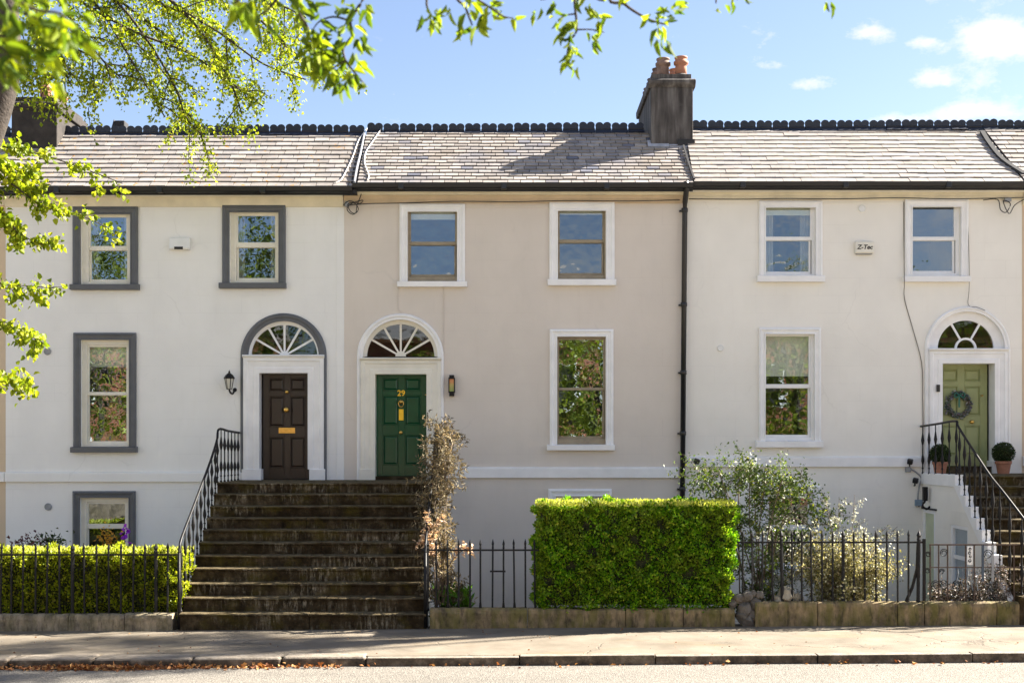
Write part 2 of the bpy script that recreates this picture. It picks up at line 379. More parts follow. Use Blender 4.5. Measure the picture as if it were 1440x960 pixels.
def kerb_mat():
    t = NT('kerb_granite'); t.pos()
    c = t.ramp(t.noise(5, detail=8, rough=.7), [(.35, (.025, .017, .01)), (.5, (.085, .06, .036)), (.68, (.22, .17, .12))])
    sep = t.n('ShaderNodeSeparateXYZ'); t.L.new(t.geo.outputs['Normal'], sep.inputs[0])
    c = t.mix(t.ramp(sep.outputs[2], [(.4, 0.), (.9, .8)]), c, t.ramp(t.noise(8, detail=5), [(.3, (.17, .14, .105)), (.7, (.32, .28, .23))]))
    return t.out(c, .75, t.bump(t.noise(25, detail=6), .6, .015))
M['kerb'] = kerb_mat()
def brick_mat():
    t = NT('orange_brick'); t.pos()
    sep = t.n('ShaderNodeSeparateXYZ'); t.L.new(t.geo.outputs['Position'], sep.inputs[0])
    cmb = t.n('ShaderNodeCombineXYZ'); t.L.new(t.math('ADD', sep.outputs[0], sep.outputs[1]), cmb.inputs[0]); t.L.new(sep.outputs[2], cmb.inputs[1])
    b = t.n('ShaderNodeTexBrick'); t.L.new(cmb.outputs[0], b.inputs['Vector']); b.inputs['Scale'].default_value = 1
    b.inputs['Brick Width'].default_value = .22; b.inputs['Row Height'].default_value = .075; b.inputs['Mortar Size'].default_value = .008
    b.inputs['Color1'].default_value = (.36, .115, .045, 1); b.inputs['Color2'].default_value = (.28, .08, .035, 1); b.inputs['Mortar'].default_value = (.28, .22, .17, 1)
    return t.out(b.outputs['Color'], .85)
M['brick'] = brick_mat()
def leaf_mat(name, cs, trans=.5, rough=.45, tsat=None, big=None):
    t = NT(name); geo = t.n('ShaderNodeNewGeometry'); t.geo = geo
    c = t.ramp(geo.outputs['Random Per Island'], cs)
    if big:                                             # patches of the plant with another leaf colour
        c = t.mix(t.ramp(t.noise(big[0], detail=3), [(.46, 0.), (.62, big[2])]), c, big[1])
    t.out(c, rough, spec=.35)
    tl = t.n('ShaderNodeBsdfTranslucent')
    t.L.new(t.mix(1.0, c, tsat or (1.0, 1.0, .45), 'MULTIPLY'), tl.inputs[0])
    mx = t.n('ShaderNodeMixShader'); mx.inputs[0].default_value = trans
    t.L.new(t.b.outputs[0], mx.inputs[1]); t.L.new(tl.outputs[0], mx.inputs[2]); t.L.new(mx.outputs[0], t.N['Material Output'].inputs[0])
    return t.m
M['leaf_lime'] = leaf_mat('leaf_lime', [(0, (.11, .17, .01)), (.5, (.30, .38, .018)), (1, (.50, .52, .04))], .58)
M['leaf_street'] = leaf_mat('leaf_street', [(0, (.06, .09, .01)), (.5, (.14, .19, .02)), (1, (.27, .31, .03))], .5)
M['leaf_near'] = leaf_mat('leaf_near', [(0, (.05, .10, .01)), (.5, (.16, .24, .015)), (1, (.36, .44, .02))], .55, .65)
M['leaf_hedge'] = leaf_mat('leaf_hedge', [(0, (.03, .09, .003)), (.3, (.12, .31, .008)), (.75, (.25, .50, .012)), (1, (.62, .70, .07))], .48, .4, big=(2.2, (.22, .24, .03), .5))
M['leaf_hedge_yellow'] = leaf_mat('leaf_hedge_yellow', [(0, (.08, .12, .004)), (.4, (.32, .40, .01)), (.8, (.52, .56, .02)), (1, (.74, .70, .12))], .5, .4, big=(3, (.10, .09, .015), .5))
M['leaf_shoot_sunlit'] = leaf_mat('leaf_shoot_sunlit', [(0, (.38, .44, .04)), (1, (.76, .76, .22))], .5)  # hedge-top leaves with the sunlit look put into the colour
M['leaf_box'] = leaf_mat('leaf_box', [(0, (.012, .03, .006)), (.6, (.03, .06, .01)), (1, (.07, .10, .02))], .2)
M['leaf_rose'] = leaf_mat('leaf_rose', [(0, (.05, .08, .02)), (.6, (.10, .16, .035)), (.93, (.20, .27, .06)), (1, (.55, .55, .06))], .35)
M['leaf_silver'] = leaf_mat('leaf_silver', [(0, (.25, .26, .18)), (.5, (.5, .5, .38)), (1, (.82, .80, .68))], .3, tsat=(1, 1, .8))
M['leaf_variegated'] = leaf_mat('leaf_variegated', [(0, (.09, .10, .03)), (.45, (.30, .28, .11)), (.75, (.55, .50, .28)), (1, (.82, .78, .58))], .35, tsat=(1, .95, .6))
M['leaf_dry'] = leaf_mat('leaf_dry', [(0, (.12, .10, .055)), (.5, (.21, .175, .10)), (.9, (.30, .25, .155)), (1, (.46, .37, .24))], .3, .7, tsat=(1, .85, .6))
M['leaf_dry_sunlit'] = leaf_mat('leaf_dry_sunlit', [(0, (.50, .33, .20)), (.5, (.70, .50, .33)), (1, (.84, .68, .5))], .35, .7, tsat=(1, .85, .6))  # dry climber leaves again, sunlight painted in as a paler tone
M['leaf_green'] = leaf_mat('leaf_green', [(0, (.05, .14, .01)), (1, (.15, .33, .03))], .4)
M['leaf_heather'] = leaf_mat('leaf_heather', [(0, (.03, .03, .015)), (.5, (.10, .085, .05)), (.85, (.22, .16, .14)), (1, (.62, .58, .58))], .25, tsat=(1, .9, .8))
M['leaf_wreath'] = leaf_mat('leaf_wreath', [(0, (.05, .09, .05)), (.5, (.16, .21, .17)), (.8, (.22, .17, .24)), (1, (.5, .52, .5))], .2, tsat=(1, 1, .9))
M['leaf_litter'] = leaf_mat('leaf_litter', [(0, (.14, .05, .02)), (.5, (.32, .14, .05)), (1, (.55, .32, .12))], .2, .8, tsat=(1, .7, .4))
M['leaf_purple'] = leaf_mat('leaf_purple', [(0, (.06, .015, .03)), (1, (.14, .04, .05))], .3)
M['petal_purple'] = plain('petal_purple', (.25, .03, .5), .6)
M['petal_orange'] = plain('petal_orange', (.75, .32, .04), .6)
M['hedge_core'] = plain('hedge_core', (.025, .03, .008), .95, .6, 14, bump=1, dist=.05, bscale=18)

# ------------------------------------------------------------------ leaves and branches
def leaf_mesh(name, P, D, L, mat, wid=.55, fold=.18, n6=False):
    P = np.asarray(P, float); D = np.asarray(D, float); L = np.asarray(L, float); n = len(P)
    D = D/np.linalg.norm(D, axis=1, keepdims=True)
    q = rng.normal(size=(n, 3)); s = np.cross(D, q); s /= np.linalg.norm(s, axis=1, keepdims=True)+1e-9
    nn = np.cross(D, s); L = L[:, None]; wd = wid*L*.5
    if not n6:
        vs = np.stack([P, P+D*L*.45+s*wd+nn*L*fold, P+D*L, P+D*L*.45-s*wd+nn*L*fold], 1).reshape(-1, 3)
        idx = np.arange(n)[:, None]*4; f = np.concatenate([idx+[0, 1, 2], idx+[0, 2, 3]], 1).reshape(-1); nf = n*2; per = 4
    else:                                            # fuller leaf: two folded halves of three triangles, drooping tip
        droop = nn*L*(-.16)
        vs = np.stack([P, P+D*L*.3+s*wd*.95+nn*L*fold, P+D*L*.7+s*wd*.72+nn*L*fold*.8+droop*.5, P+D*L+droop,
                       P+D*L*.7-s*wd*.72+nn*L*fold*.8+droop*.5, P+D*L*.3-s*wd*.95+nn*L*fold, P+D*L*.5+droop*.25], 1).reshape(-1, 3)
        idx = np.arange(n)[:, None]*7
        f = np.concatenate([idx+[0, 1, 6], idx+[1, 2, 6], idx+[2, 3, 6], idx+[3, 4, 6], idx+[4, 5, 6], idx+[5, 0, 6]], 1).reshape(-1); nf = n*6; per = 7
    me = bpy.data.meshes.new(name); me.vertices.add(n*per); me.vertices.foreach_set('co', vs.reshape(-1))
    me.loops.add(nf*3); me.loops.foreach_set('vertex_index', f.astype(np.int32)); me.polygons.add(nf)
    me.polygons.foreach_set('loop_start', (np.arange(nf)*3).astype(np.int32)); me.polygons.foreach_set('loop_total', np.full(nf, 3, np.int32))
    me.update(); me.validate(); me.materials.append(mat); return me
def leaves(name, P, D, L, mat, parent=None, **k):
    P = np.asarray(P, float); lo, hi = P.min(0), P.max(0); c = np.array([(lo[0]+hi[0])/2, (lo[1]+hi[1])/2, lo[2]])
    return link(name, leaf_mesh(name, P-c, D, L, mat, **k), parent, tuple(c))
def rv(s=1.): return Vector((random.gauss(0, s), random.gauss(0, s), random.gauss(0, s)))
def smooth_path(pts, n=4):
    pts = [Vector(p) for p in pts]; o = []
    for i in range(len(pts)-1):
        p0 = pts[max(i-1, 0)]; p1 = pts[i]; p2 = pts[i+1]; p3 = pts[min(i+2, len(pts)-1)]
        for k in range(n):
            t = k/n; o.append(.5*((2*p1)+(p2-p0)*t+(2*p0-5*p1+4*p2-p3)*t*t+(3*p1-p0-3*p2+p3)*t**3))
    o.append(pts[-1]); return o
def twig(mb, p, d, length, r, level, spots, droop=.15, wob=.25, every=.09, kids=3, ang=.7, leafy=True):
    seg = max(3, int(length/.12)); pts = [Vector(p)]; d = Vector(d).normalized(); st = length/seg
    for i in range(seg):
        d = (d+rv(wob*.35)+Vector((0, 0, -droop*st*2))).normalized(); pts.append(pts[-1]+d*st)
    mb.tube(pts, r, 4 if r < .012 else 6, r*.35, cap=False)
    if level > 0:
        for k in range(kids):
            i = random.randint(max(1, seg//4), seg); q = pts[i]; dd = (pts[i]-pts[i-1]).normalized()
            side = dd.cross(rv()).normalized()
            twig(mb, q, dd*math.cos(ang)+side*math.sin(ang), length*random.uniform(.4, .7), r*.55, level-1, spots, droop, wob, every, kids, ang)
    if level <= 1:
        n = int(length/every)
        for k in range(n):
            t = (k+random.random())/n*seg; i = min(int(t), seg-1); q = pts[i].lerp(pts[i+1], t-i)
            spots.append((q, (pts[i+1]-pts[i]).normalized()))
def spray(mb, path, r, spots, twlen=.45, ntw=8, level=1, droop=.5, **k):
    pts = smooth_path(path); mb.tube(pts, r, 6, r*.4, cap=False); n = len(pts)
    for j in range(ntw):
        i = min(n-2, int((j+random.random())/ntw*(n-1))); dd = (pts[i+1]-pts[i]).normalized(); side = dd.cross(rv()).normalized()
        twig(mb, pts[i], dd*.6+side*.7, twlen*random.uniform(.6, 1.2), r*.5, level, spots, droop, **k)
    for j in range(int(n*1.5)):
        i = min(n-2, int(random.random()*(n-1))); spots.append((pts[i], (pts[i+1]-pts[i]).normalized()))
def leaf_spots(spots, per, size, jit, droop=.8):
    P = []; D = []; L = []
    for q, d in spots:
        for k in range(per):
            side = d.cross(rv()).normalized()
            P.append(q+rv(jit)); D.append(d*.3+side*.8+Vector((0, 0, -droop))*random.random()*1.3+rv(.15)); L.append(size*random.uniform(.6, 1.25))
    return P, D, L
def crown(center, rad, n, nclump, size, gap=.5):
    c = np.array(center); rad = np.array(rad)
    u = rng.normal(size=(nclump, 3)); u /= np.linalg.norm(u, axis=1, keepdims=True); rr = rng.uniform(.45, 1, (nclump, 1))**.6
    cl = c+u*rr*rad; k = rng.integers(0, nclump, n); sg = min(rad)*gap*rng.uniform(.5, 1.1, nclump)[k][:, None]*.42
    P = cl[k]+rng.normal(size=(n, 3))*sg; D = rng.normal(size=(n, 3))+[0, 0, -.6]; L = size*rng.uniform(.6, 1.3, n)
    return P, D, L, cl
def add_tree(name, label, cat, base, lean_top, crown_c, rad, n, nclump, size, leafm, r=.2, group=None, gap=.5):
    t = thing(name, base, label, cat, group); cr = crown(crown_c, rad, n, nclump, size, gap)
    tb = Vector(base); top = Vector(lean_top); mb = MB()
    mb.tube(smooth_path([tb, tb.lerp(top, .5)+Vector((.1, .05, 0)), top]), r, 10, r*.55); mb.build('trunk', M['bark'], t, smooth=True)
    lm = MB()
    for i in range(min(nclump, 26)):
        e = Vector(cr[3][i]); s0 = tb.lerp(top, random.uniform(.7, 1)); mid = s0.lerp(e, .5)+Vector((0, 0, .3))+rv(.12)
        lm.tube(smooth_path([s0, mid, e], 3), r*.3, 5, .012, cap=False)
    lm.build('limbs', M['bark'], t, smooth=True)
    leaves('crown', cr[0], cr[1], cr[2], leafm, t); return t

# ------------------------------------------------------------------ the setting: ground, pavement, kerb, road
YW, YK = -4.35, -7.05                       # front wall plane, kerb face
def sheet(name, x0, x1, y0, y1, dz, mat, nx=60, ny=6, rough=0):
    mb = MB()
    for j in range(ny+1):
        for i in range(nx+1):
            x = x0+(x1-x0)*i/nx; y = y0+(y1-y0)*j/ny; mb.v.append((x, y, gz(x)+dz+(random.uniform(-rough, rough) if rough else 0)))
    for j in range(ny):
        for i in range(nx): a = j*(nx+1)+i; mb.f.append((a, a+1, a+nx+2, a+nx+1))
    return props(mb.build(name, mat, smooth=True, fix=False), kind='structure')
sheet('ground', -400, 400, -400, 400, -.9, M['soil'], 80, 4)
sheet('pavement', -60, 60, YK+.14, YW+.3, 0, M['pavement'], 240, 12, .002)
sheet('road', -60, 60, -15.5, YK+.02, -.112, M['road'], 120, 8)
sheet('far_pavement', -60, 60, -19, -15.5, 0, M['pavement'], 120, 2)
M['gravel'] = plain('gravel', (.36, .32, .26), .9, .3, 5)
sheet('far_garden_ground', -60, 60, -60, -19, -.02, M['gravel'], 60, 3)
g = MB(); g.box(-30, 30, YW+.25, .2, -.6, -.36); M['yard'] = plain('yard', (.40, .37, .32), .9, .35, 4, bump=.5, dist=.02, bscale=25)
props(g.build('front_garden_paving', M['yard']), kind='structure')
ks = thing('kerb', (0, YK, 0), None, None); del_keys = None
ks['kind'] = 'structure'
x = -12.0; i = 0
xs = [-13.0, -11.6, -10.2, -8.6, -6.67, -5.55, -4.24, -3.06, -1.93, .1, 1.9, 4.05, 6.1, 8.0, 9.9, 12]
for a, b in zip(xs[:-1], xs[1:]):
    left = a < -2; h = gz((a+b)/2)+random.uniform(-.010, .010)+(.004)
    mb = MB(); yo = random.uniform(-.02, .02) if left else random.uniform(-.006, .006)
    mb.box(a+.006, b-.006, YK+yo, YK+(.40 if left else .17), h-.22, h+(.006 if left else 0))
    o = mb.build('kerb_stone', M['kerb'], ks, bevel=.045 if left else .012, seg=3)
    o.rotation_euler = (0, -.0064+random.uniform(-.004, .004), random.uniform(-.006, .006))

# ------------------------------------------------------------------ houses
def wall_mesh(x0, x1, z0, z1, rects, arches, mat, house, thick=.28):
    rs = list(rects)+[(a[0]-a[2], a[0]+a[2], a[3], a[1]+a[2]) for a in arches]
    xs = sorted({x0, x1}|{v for r in rs for v in r[:2]}); zs = sorted({z0, z1}|{v for r in rs for v in r[2:]})
    mb = MB(); ix = {}
    def vid(x, z):
        k = (round(x, 5), round(z, 5))
        if k not in ix: ix[k] = len(mb.v); mb.v.append((x, 0, z))
        return ix[k]
    for a, b in zip(xs[:-1], xs[1:]):
        for c, d in zip(zs[:-1], zs[1:]):
            if any(r[0]-1e-6 < (a+b)/2 < r[1]+1e-6 and r[2]-1e-6 < (c+d)/2 < r[3]+1e-6 for r in rs): continue
            mb.f.append((vid(a, c), vid(b, c), vid(b, d), vid(a, d)))
    for cx, zs_, r, zb in arches:
        n = 14
        la = [(cx-r*math.cos(math.pi/2*k/n), zs_+r*math.sin(math.pi/2*k/n)) for k in range(n+1)]
        for k in range(n): mb.f.append((vid(cx-r, zs_+r), vid(*la[k]), vid(*la[k+1])))
        ra = [(2*cx-p[0], p[1]) for p in la]
        for k in range(n): mb.f.append((vid(cx+r, zs_+r), vid(*ra[k+1]), vid(*ra[k])))
    me_o = mb.build('wall', mat, house, fix=False)
    m = me_o.modifiers.new('thick', 'SOLIDIFY'); m.thickness = thick; m.offset = -1; m.use_even_offset = False
    return me_o
PROF_SUR = lambda w_: [(0, 0), (0, .045), (w_*.3, .06), (w_*.42, .045), (w_*.8, .035), (w_*.84, .05), (w_, .05), (w_, 0)]
def window(house, outer, opening, sill, g_up, g_lo, sur, frame, blind=0, blindm='blind_cream', pane='pane', curtain=False, sash=None, yg=.12, visible_lower=True):
    ox0, ox1, oy0, oy1 = outer
    p = [(X(ox0), Z(oy1)), (X(ox0), Z(oy0)), (X(ox1), Z(oy0)), (X(ox1), Z(oy1))]
    wv = (X(opening[0])-X(ox0)+X(ox1)-X(opening[1]))/2
    sm = MB().sweep(p, PROF_SUR(wv)).build('window', sur, house, bevel=.004, seg=1)
    if sill:
        s = MB(); s.prism_x([(-.11, Z(sill[3])), (-.11, Z(sill[2])-.012), (.1, Z(sill[2])+.004), (.1, Z(sill[3]))], X(sill[0]), X(sill[1]))
        s.build('sill', sur, sm, bevel=.008)
    ogx0, ogx1 = X(opening[0]), X(opening[1]); oz1, oz0 = Z(opening[2]), Z(opening[3])
    e = 4
    def rect(gp, y): return (X(gp[0], y), X(gp[1], y), Z(gp[3], y), Z(gp[2], y))
    u = rect(g_up, yg-.03); l = rect(g_lo, yg)
    k = e/75
    md = (u[2]+l[3])/2; uo = (u[0]-k*.7, u[1]+k*.7, l[3]+.004, u[3]+k*.8); lo = (l[0]-k*.7, l[1]+k*.7, l[2]-k*1.1, md)
    fo = (min(ogx0, uo[0])-.01, max(ogx1, uo[1])+.01, oz0-.01, oz1+.02)
    MB().ring(fo, (uo[0]+.006, uo[1]-.006, lo[2]+.006, uo[3]-.006), yg-.075, yg+.1).build('box_frame', frame, sm, bevel=.004, seg=1)
    sashm = sash or frame
    MB().ring(uo, u, yg-.05, yg-.008).build('sash', sashm, sm, bevel=.006, seg=1)
    MB().ring(lo, l, yg-.011, yg+.028).build('sash', sashm, sm, bevel=.006, seg=1)
    for r_, y in ((u, yg-.03), (l, yg+.01)):
        o = MB().box(r_[0]-.005, r_[1]+.005, y, y+.004, r_[2]-.005, r_[3]+.005).build('pane', M[pane], sm)
    if blind:
        MB().box(uo[0], uo[1], yg+.05, yg+.056, Z(blind, yg+.05), uo[3]+.05).build('blind', M[blindm], sm)
    if curtain:
        for sx in (0, 1):
            c = MB(); nn = 14; ww = (fo[1]-fo[0])*.24; xa = fo[0] if sx == 0 else fo[1]-ww
            for j in range(nn+1):
                xx = xa+ww*j/nn; yy = yg+.2+.02*math.sin(j*1.9)
                c.v += [(xx, yy, fo[2]), (xx, yy, fo[3])]
            c.f += [(2*j, 2*j+2, 2*j+3, 2*j+1) for j in range(nn)]
            c.build('curtain', M['curtain'], sm, smooth=True, fix=False)
    return (X(opening[0]), X(opening[1]), Z(opening[3]), Z(opening[2]))
def arc(cx, cz, r, n=28, a0=math.pi, a1=0): return [(cx+r*math.cos(a0+(a1-a0)*i/n), cz+r*math.sin(a0+(a1-a0)*i/n)) for i in range(n+1)]
def doorway(house, cx, spring, rout, bandw, hole_r, case, dopen, glass_r, arch_m, trim, base_y, ribs, doorm, kind, deep=.16, elly=1.0, hub=5, door_x=None):
    """px: centre, spring line, outer arch radius, band width, hole radius, case (x0,x1,ytop), door opening (x0,x1,y0,y1)"""
    q = 1/75; CX = X(cx); ZS = Z(spring); zb = Z(base_y)
    path = [(CX-rout*q, zb)]+arc(CX, ZS, rout*q)+[(CX+rout*q, zb)]
    b = bandw*q
    sur = MB().sweep(path, [(0, 0), (0, .03), (b*.25, .055), (b*.5, .05), (b*.6, .035), (b, .035), (b, 0)]).build('door_surround', arch_m, house, bevel=.003, seg=1)
    c0, c1 = X(case[0]), X(case[1]); d0, d1 = X(dopen[0]), X(dopen[1]); zt = Z(case[2]); dz = Z(dopen[2])
    wv = ((d0-c0)+(c1-d1))/2
    f = MB(); f.sweep([(c0, zb+.24), (c0, zt-.03), (c1, zt-.03), (c1, zb+.24)], [(0, -.02), (0, .075), (wv*.22, .085), (wv*.3, .07), (wv*.62, .062), (wv*.68, .075), (wv, .075), (wv, -deep)])
    f.build('door_case', trim, sur, bevel=.004, seg=1)
    for a_, b_ in ((c0-.025, d0+.002), (d1-.002, c1+.025)):
        MB().box(a_, b_, -.095, deep, zb-.02, zb+.245).build('base_block', trim, sur, bevel=.008)
    MB().prism_x([(-.11, zt-.03), (-.13, zt-.005), (-.11, zt+.012), (.12, zt+.03), (.12, zt-.05), (-.06, zt-.05)], c0-.01, c1+.01).build('transom', trim, sur, bevel=.004)
    # fanlight
    yf = .10; gr = glass_r*q; hr = hole_r*q+.01; e = elly
    fr = MB(); n = 32
    oa = arc(CX, ZS, hr+.02, n); ia = [(CX+gr*math.cos(math.pi-math.pi*i/n), ZS+.02+gr*e*math.sin(math.pi*i/n)) for i in range(n+1)]
    bI = len(fr.v); y0, y1 = (yf-.03, yf+.05)
    for (ax, az), (bx, bz) in zip(oa, ia): fr.v += [(ax, y0-.03, az), (bx, y0, bz), (bx, y1, bz), (ax, y1, az)]
    for i in range(n):
        for j in range(4): fr.f.append((bI+i*4+j, bI+i*4+(j+1) % 4, bI+(i+1)*4+(j+1) % 4, bI+(i+1)*4+j))
    fo = fr.build('fanlight', trim, house, bevel=.002, seg=1)
    ccx, ccz = CX, ZS+.02
    angs = [math.pi*k/(ribs+1) for k in range(1, ribs+1)] if kind != 'C' else [R(60), R(120)]
    hubr = hub*q
    for a in angs:
        ca, sa = math.cos(a), math.sin(a); p0 = Vector((ccx+hubr*ca, yf-.012, ccz+hubr*sa)); L = 1.0
        # end on the ellipse
        k = 1/math.sqrt((ca/gr)**2+(sa/(gr*e))**2); p1 = Vector((ccx+k*ca, yf-.012, ccz+k*sa))
        w_ = .017; nx, nz = -sa*w_, ca*w_; rb = MB()
        rb.v += [(p0.x+nx, yf-.02, p0.z+nz), (p0.x-nx, yf-.02, p0.z-nz), (p1.x-nx*1.2, yf-.02, p1.z-nz*1.2), (p1.x+nx*1.2, yf-.02, p1.z+nz*1.2)]
        rb.v += [(v[0], yf+.02, v[2]) for v in rb.v]; rb.f += [(0, 1, 2, 3), (7, 6, 5, 4), (0, 4, 5, 1), (1, 5, 6, 2), (2, 6, 7, 3), (3, 7, 4, 0)]
        rb.build('glazing_bar', trim, fo)
    hb = MB(); outer = arc(ccx, ccz-.002, hubr+.02, 14); inner = arc(ccx, ccz-.002, max(.001, hubr-.02) if kind == 'C' else .001, 14)
    for (ax, az), (bx, bz) in zip(outer, inner): hb.v += [(ax, yf-.03, az), (bx, yf-.03, bz), (bx, yf+.02, bz), (ax, yf+.02, az)]
    for i in range(14):
        for j in range(4): hb.f.append((i*4+j, i*4+(j+1) % 4, (i+1)*4+(j+1) % 4, (i+1)*4+j))
    hb.build('hub', trim, fo)
    cuts = [0]+sorted(angs)+[math.pi]
    for a0, a1 in zip(cuts[:-1], cuts[1:]):
        pn = MB(); m_ = 8; pts = [(ccx, ccz)]
        for i in range(m_+1):
            a = a0+(a1-a0)*i/m_; pts.append((ccx+(gr+.004)*math.cos(a), ccz+(gr+.004)*e*math.sin(a)))
        pn.prism_y(pts, yf, yf+.004); pn.build('pane', M['pane_fan'], fo)
    # door leaf
    yd = deep-.01; z0 = Z(dopen[3], yd); z1 = dz+.02; a0, a1 = d0-.01, d1+.01
    if door_x: a0, a1 = X(door_x[0], yd), X(door_x[1], yd)
    W = a1-a0; H = z1-.02-z0
    door = MB(); door.box(a0, a1, yd+.02, yd+.05, z0, z1)
    st = .13*W; mid = .12*W; rails = [(0, .105), (.40, .495), (.785, .83), (.955, 1.0)]
    door.box(a0, a0+st, yd, yd+.02, z0, z1); door.box(a1-st, a1, yd, yd+.02, z0, z1); door.box(a0+W/2-mid/2, a0+W/2+mid/2, yd, yd+.02, z0, z1)
    for r0, r1 in rails:
        for xa, xb in ((a0+st, a0+W/2-mid/2), (a0+W/2+mid/2, a1-st)): door.box(xa, xb, yd, yd+.02, z0+H*r0, z0+H*r1 if r1 < 1 else z1)
    dr = door.build('front_door', doorm, house, bevel=.003, seg=1)
    for (r0, r1) in ((rails[0][1], rails[1][0]), (rails[1][1], rails[2][0]), (rails[2][1], rails[3][0])):
        for xa, xb in ((a0+st, a0+W/2-mid/2), (a0+W/2+mid/2, a1-st)):
            za, zc = z0+H*r0, z0+H*r1; g_ = .022; b2 = .03
            pm = MB(); v = [(xa+g_, yd+.019, za+g_), (xb-g_, yd+.019, za+g_), (xb-g_, yd+.019, zc-g_), (xa+g_, yd+.019, zc-g_)]
            k2 = g_+b2; v2 = [(xa+k2, yd+.002, za+k2), (xb-k2, yd+.002, za+k2), (xb-k2, yd+.002, zc-k2), (xa+k2, yd+.002, zc-k2)]
            pm.v = v+v2; pm.f = [(0, 1, 5, 4), (1, 2, 6, 5), (2, 3, 7, 6), (3, 0, 4, 7), (4, 5, 6, 7), (3, 2, 1, 0)]
            pm.build('door_panel', doorm, dr)
            mo = MB().ring((xa, xb, za, zc), (xa+.014, xb-.014, za+.014, zc-.014), yd-.006, yd+.018); mo.build('panel_moulding', doorm, dr, bevel=.003, seg=1)
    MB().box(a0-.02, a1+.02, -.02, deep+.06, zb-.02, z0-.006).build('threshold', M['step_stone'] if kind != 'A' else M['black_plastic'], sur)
    return dr, yd, (CX, ZS, hole_r*q, zb)
def knob(parent, px, py, yd, r=.032, m='brass'):
    c = (X(px, yd), yd, Z(py, yd)); MB().lathe([(r*.9, 0), (r*.9, .008), (r*.4, .014), (r*.4, .035), (r*.9, .045), (r, .06), (r*.7, .072), (.002, .076)], c, 14, 'y').build('door_knob', M[m], parent, smooth=True)

YR = 1.4; YE = -.32
def roof(house, xa, xb, pe, pr, rows, sw, mat, seed, xr=None, lim=300, th=.025, gap=.012):
    """front slope from the eaves (picture row pe) to the ridge (pr), slates laid course by course"""
    random.seed(seed); ze, zr = Z(pe, YE), Z(pr, YR); xr = xr or (xa, xb)
    rb = MB(); rb.v = [(xa, YE, ze-.03), (xb, YE, ze-.03), (xr[1], YR, zr-.02), (xr[0], YR, zr-.02), (xr[0], 5.2, ze), (xr[1], 5.2, ze),
                       (xa, YE, ze-.10), (xb, YE, ze-.10), (xb, 5.2, ze-.1), (xa, 5.2, ze-.1)]
    rb.f = [(0, 1, 2, 3), (3, 2, 5, 4), (6, 0, 3, 4, 9), (1, 7, 8, 5, 2), (6, 7, 1, 0), (4, 5, 8, 9), (9, 8, 7, 6)]
    ro = rb.build('roof', M['felt'], house)
    sl_ = math.hypot(YR-YE, zr-ze); pitch = math.atan2(zr-ze, YR-YE); g_ = sl_/rows; 
    cp, sp = math.cos(pitch), math.sin(pitch)
    base = MB(); Ls = g_*1.12
    # unit slate: width 1, lower edge proud, chipped slightly by its own jitter
    base.v = [(-.5, 0, .012), (.5, 0, .012), (.5, Ls, .001), (-.5, Ls, .001), (-.5, 0, .012+th), (.5, 0, .012+th), (.5, Ls, .001+th*.5), (-.5, Ls, .001+th*.5)]
    base.f = [(0, 3, 2, 1), (4, 5, 6, 7), (0, 1, 5, 4), (1, 2, 6, 5), (2, 3, 7, 6), (3, 0, 4, 7)]
    me = base.mesh('slate', mat); rest = MB(); cnt = 0
    for r in range(rows):
        t0 = r*g_; f0 = t0/sl_; x0 = xa+(xr[0]-xa)*f0; x1 = xb+(xr[1]-xb)*f0
        x = x0-(sw*.5 if r % 2 else 0)-random.uniform(0, sw*.15)
        while x < x1-.02:
            ww = sw*random.uniform(.93, 1.07); a = max(x, x0); b = min(x+ww, x1); x += ww
            if b-a < .03: continue
            y = YE+t0*cp-.01; z = ze+t0*sp; cx = (a+b)/2; jr = random.gauss(0, .012); dt = random.gauss(0, .004); lift = abs(random.gauss(0, .0025))
            if cnt < lim and -9.4 < cx < 9.6:
                o = link('slate', me, ro, (cx, y+dt*cp-lift*sp, z+dt*sp+lift*cp), (pitch, 0, jr), (b-a-gap, 1, 1)); cnt += 1
            else:
                bi = len(rest.v)
                for vx, vy, vz in base.v:
                    vx *= (b-a-gap); vx, vy = vx-vy*jr, vy+vx*jr; vy += dt; vz += lift
                    rest.v.append((cx+vx, y+vy*cp-vz*sp, z+vy*sp+vz*cp))
                rest.f += [tuple(bi+q for q in f) for f in base.f]
    if rest.v:
        o = rest.build('upper_slates', mat, ro, fix=False); o['kind'] = 'stuff'
    random.seed(seed+50)
    return ro, ze, zr
def crest_mesh():
    mb = MB(); n = 10; r = .085; pts = [(-.155, -.02)]
    for cx, a_lo, a_hi in ((-.078, 205, 22), (.078, 158, -25)):
        for i in range(n+1):
            a = R(a_lo+(a_hi-a_lo)*i/n); pts.append((cx+r*math.cos(a)*.95, .10+r*math.sin(a)))
    pts.append((.155, -.02)); mb.prism_y(pts, -.02, .02)
    mb.prism_x([(-.13, -.115), (-.012, .02), (.012, .02), (.13, -.115), (.12, -.125), (0, .0), (-.12, -.125)], -.16, .16)
    mb.tube([(-.155, -.03, .0), (.155, -.03, .0)], .022, 6)
    return mb.mesh('ridge_tile', M['ridge_blue'])
CREST = crest_mesh()
def ridge(ro, xa, xb, zr):
    w_ = .318; n = int(round((xb-xa)/w_)); w_ = (xb-xa)/n
    for i in range(n):
        link('ridge_tile', CREST, ro, (xa+w_*(i+.5), YR, zr+.04+.012*math.sin(i*.33+xa)+random.gauss(0, .003)), (random.gauss(0, .03), random.gauss(0, .014), 0), (w_/.33, 1, random.uniform(.72, .82)))
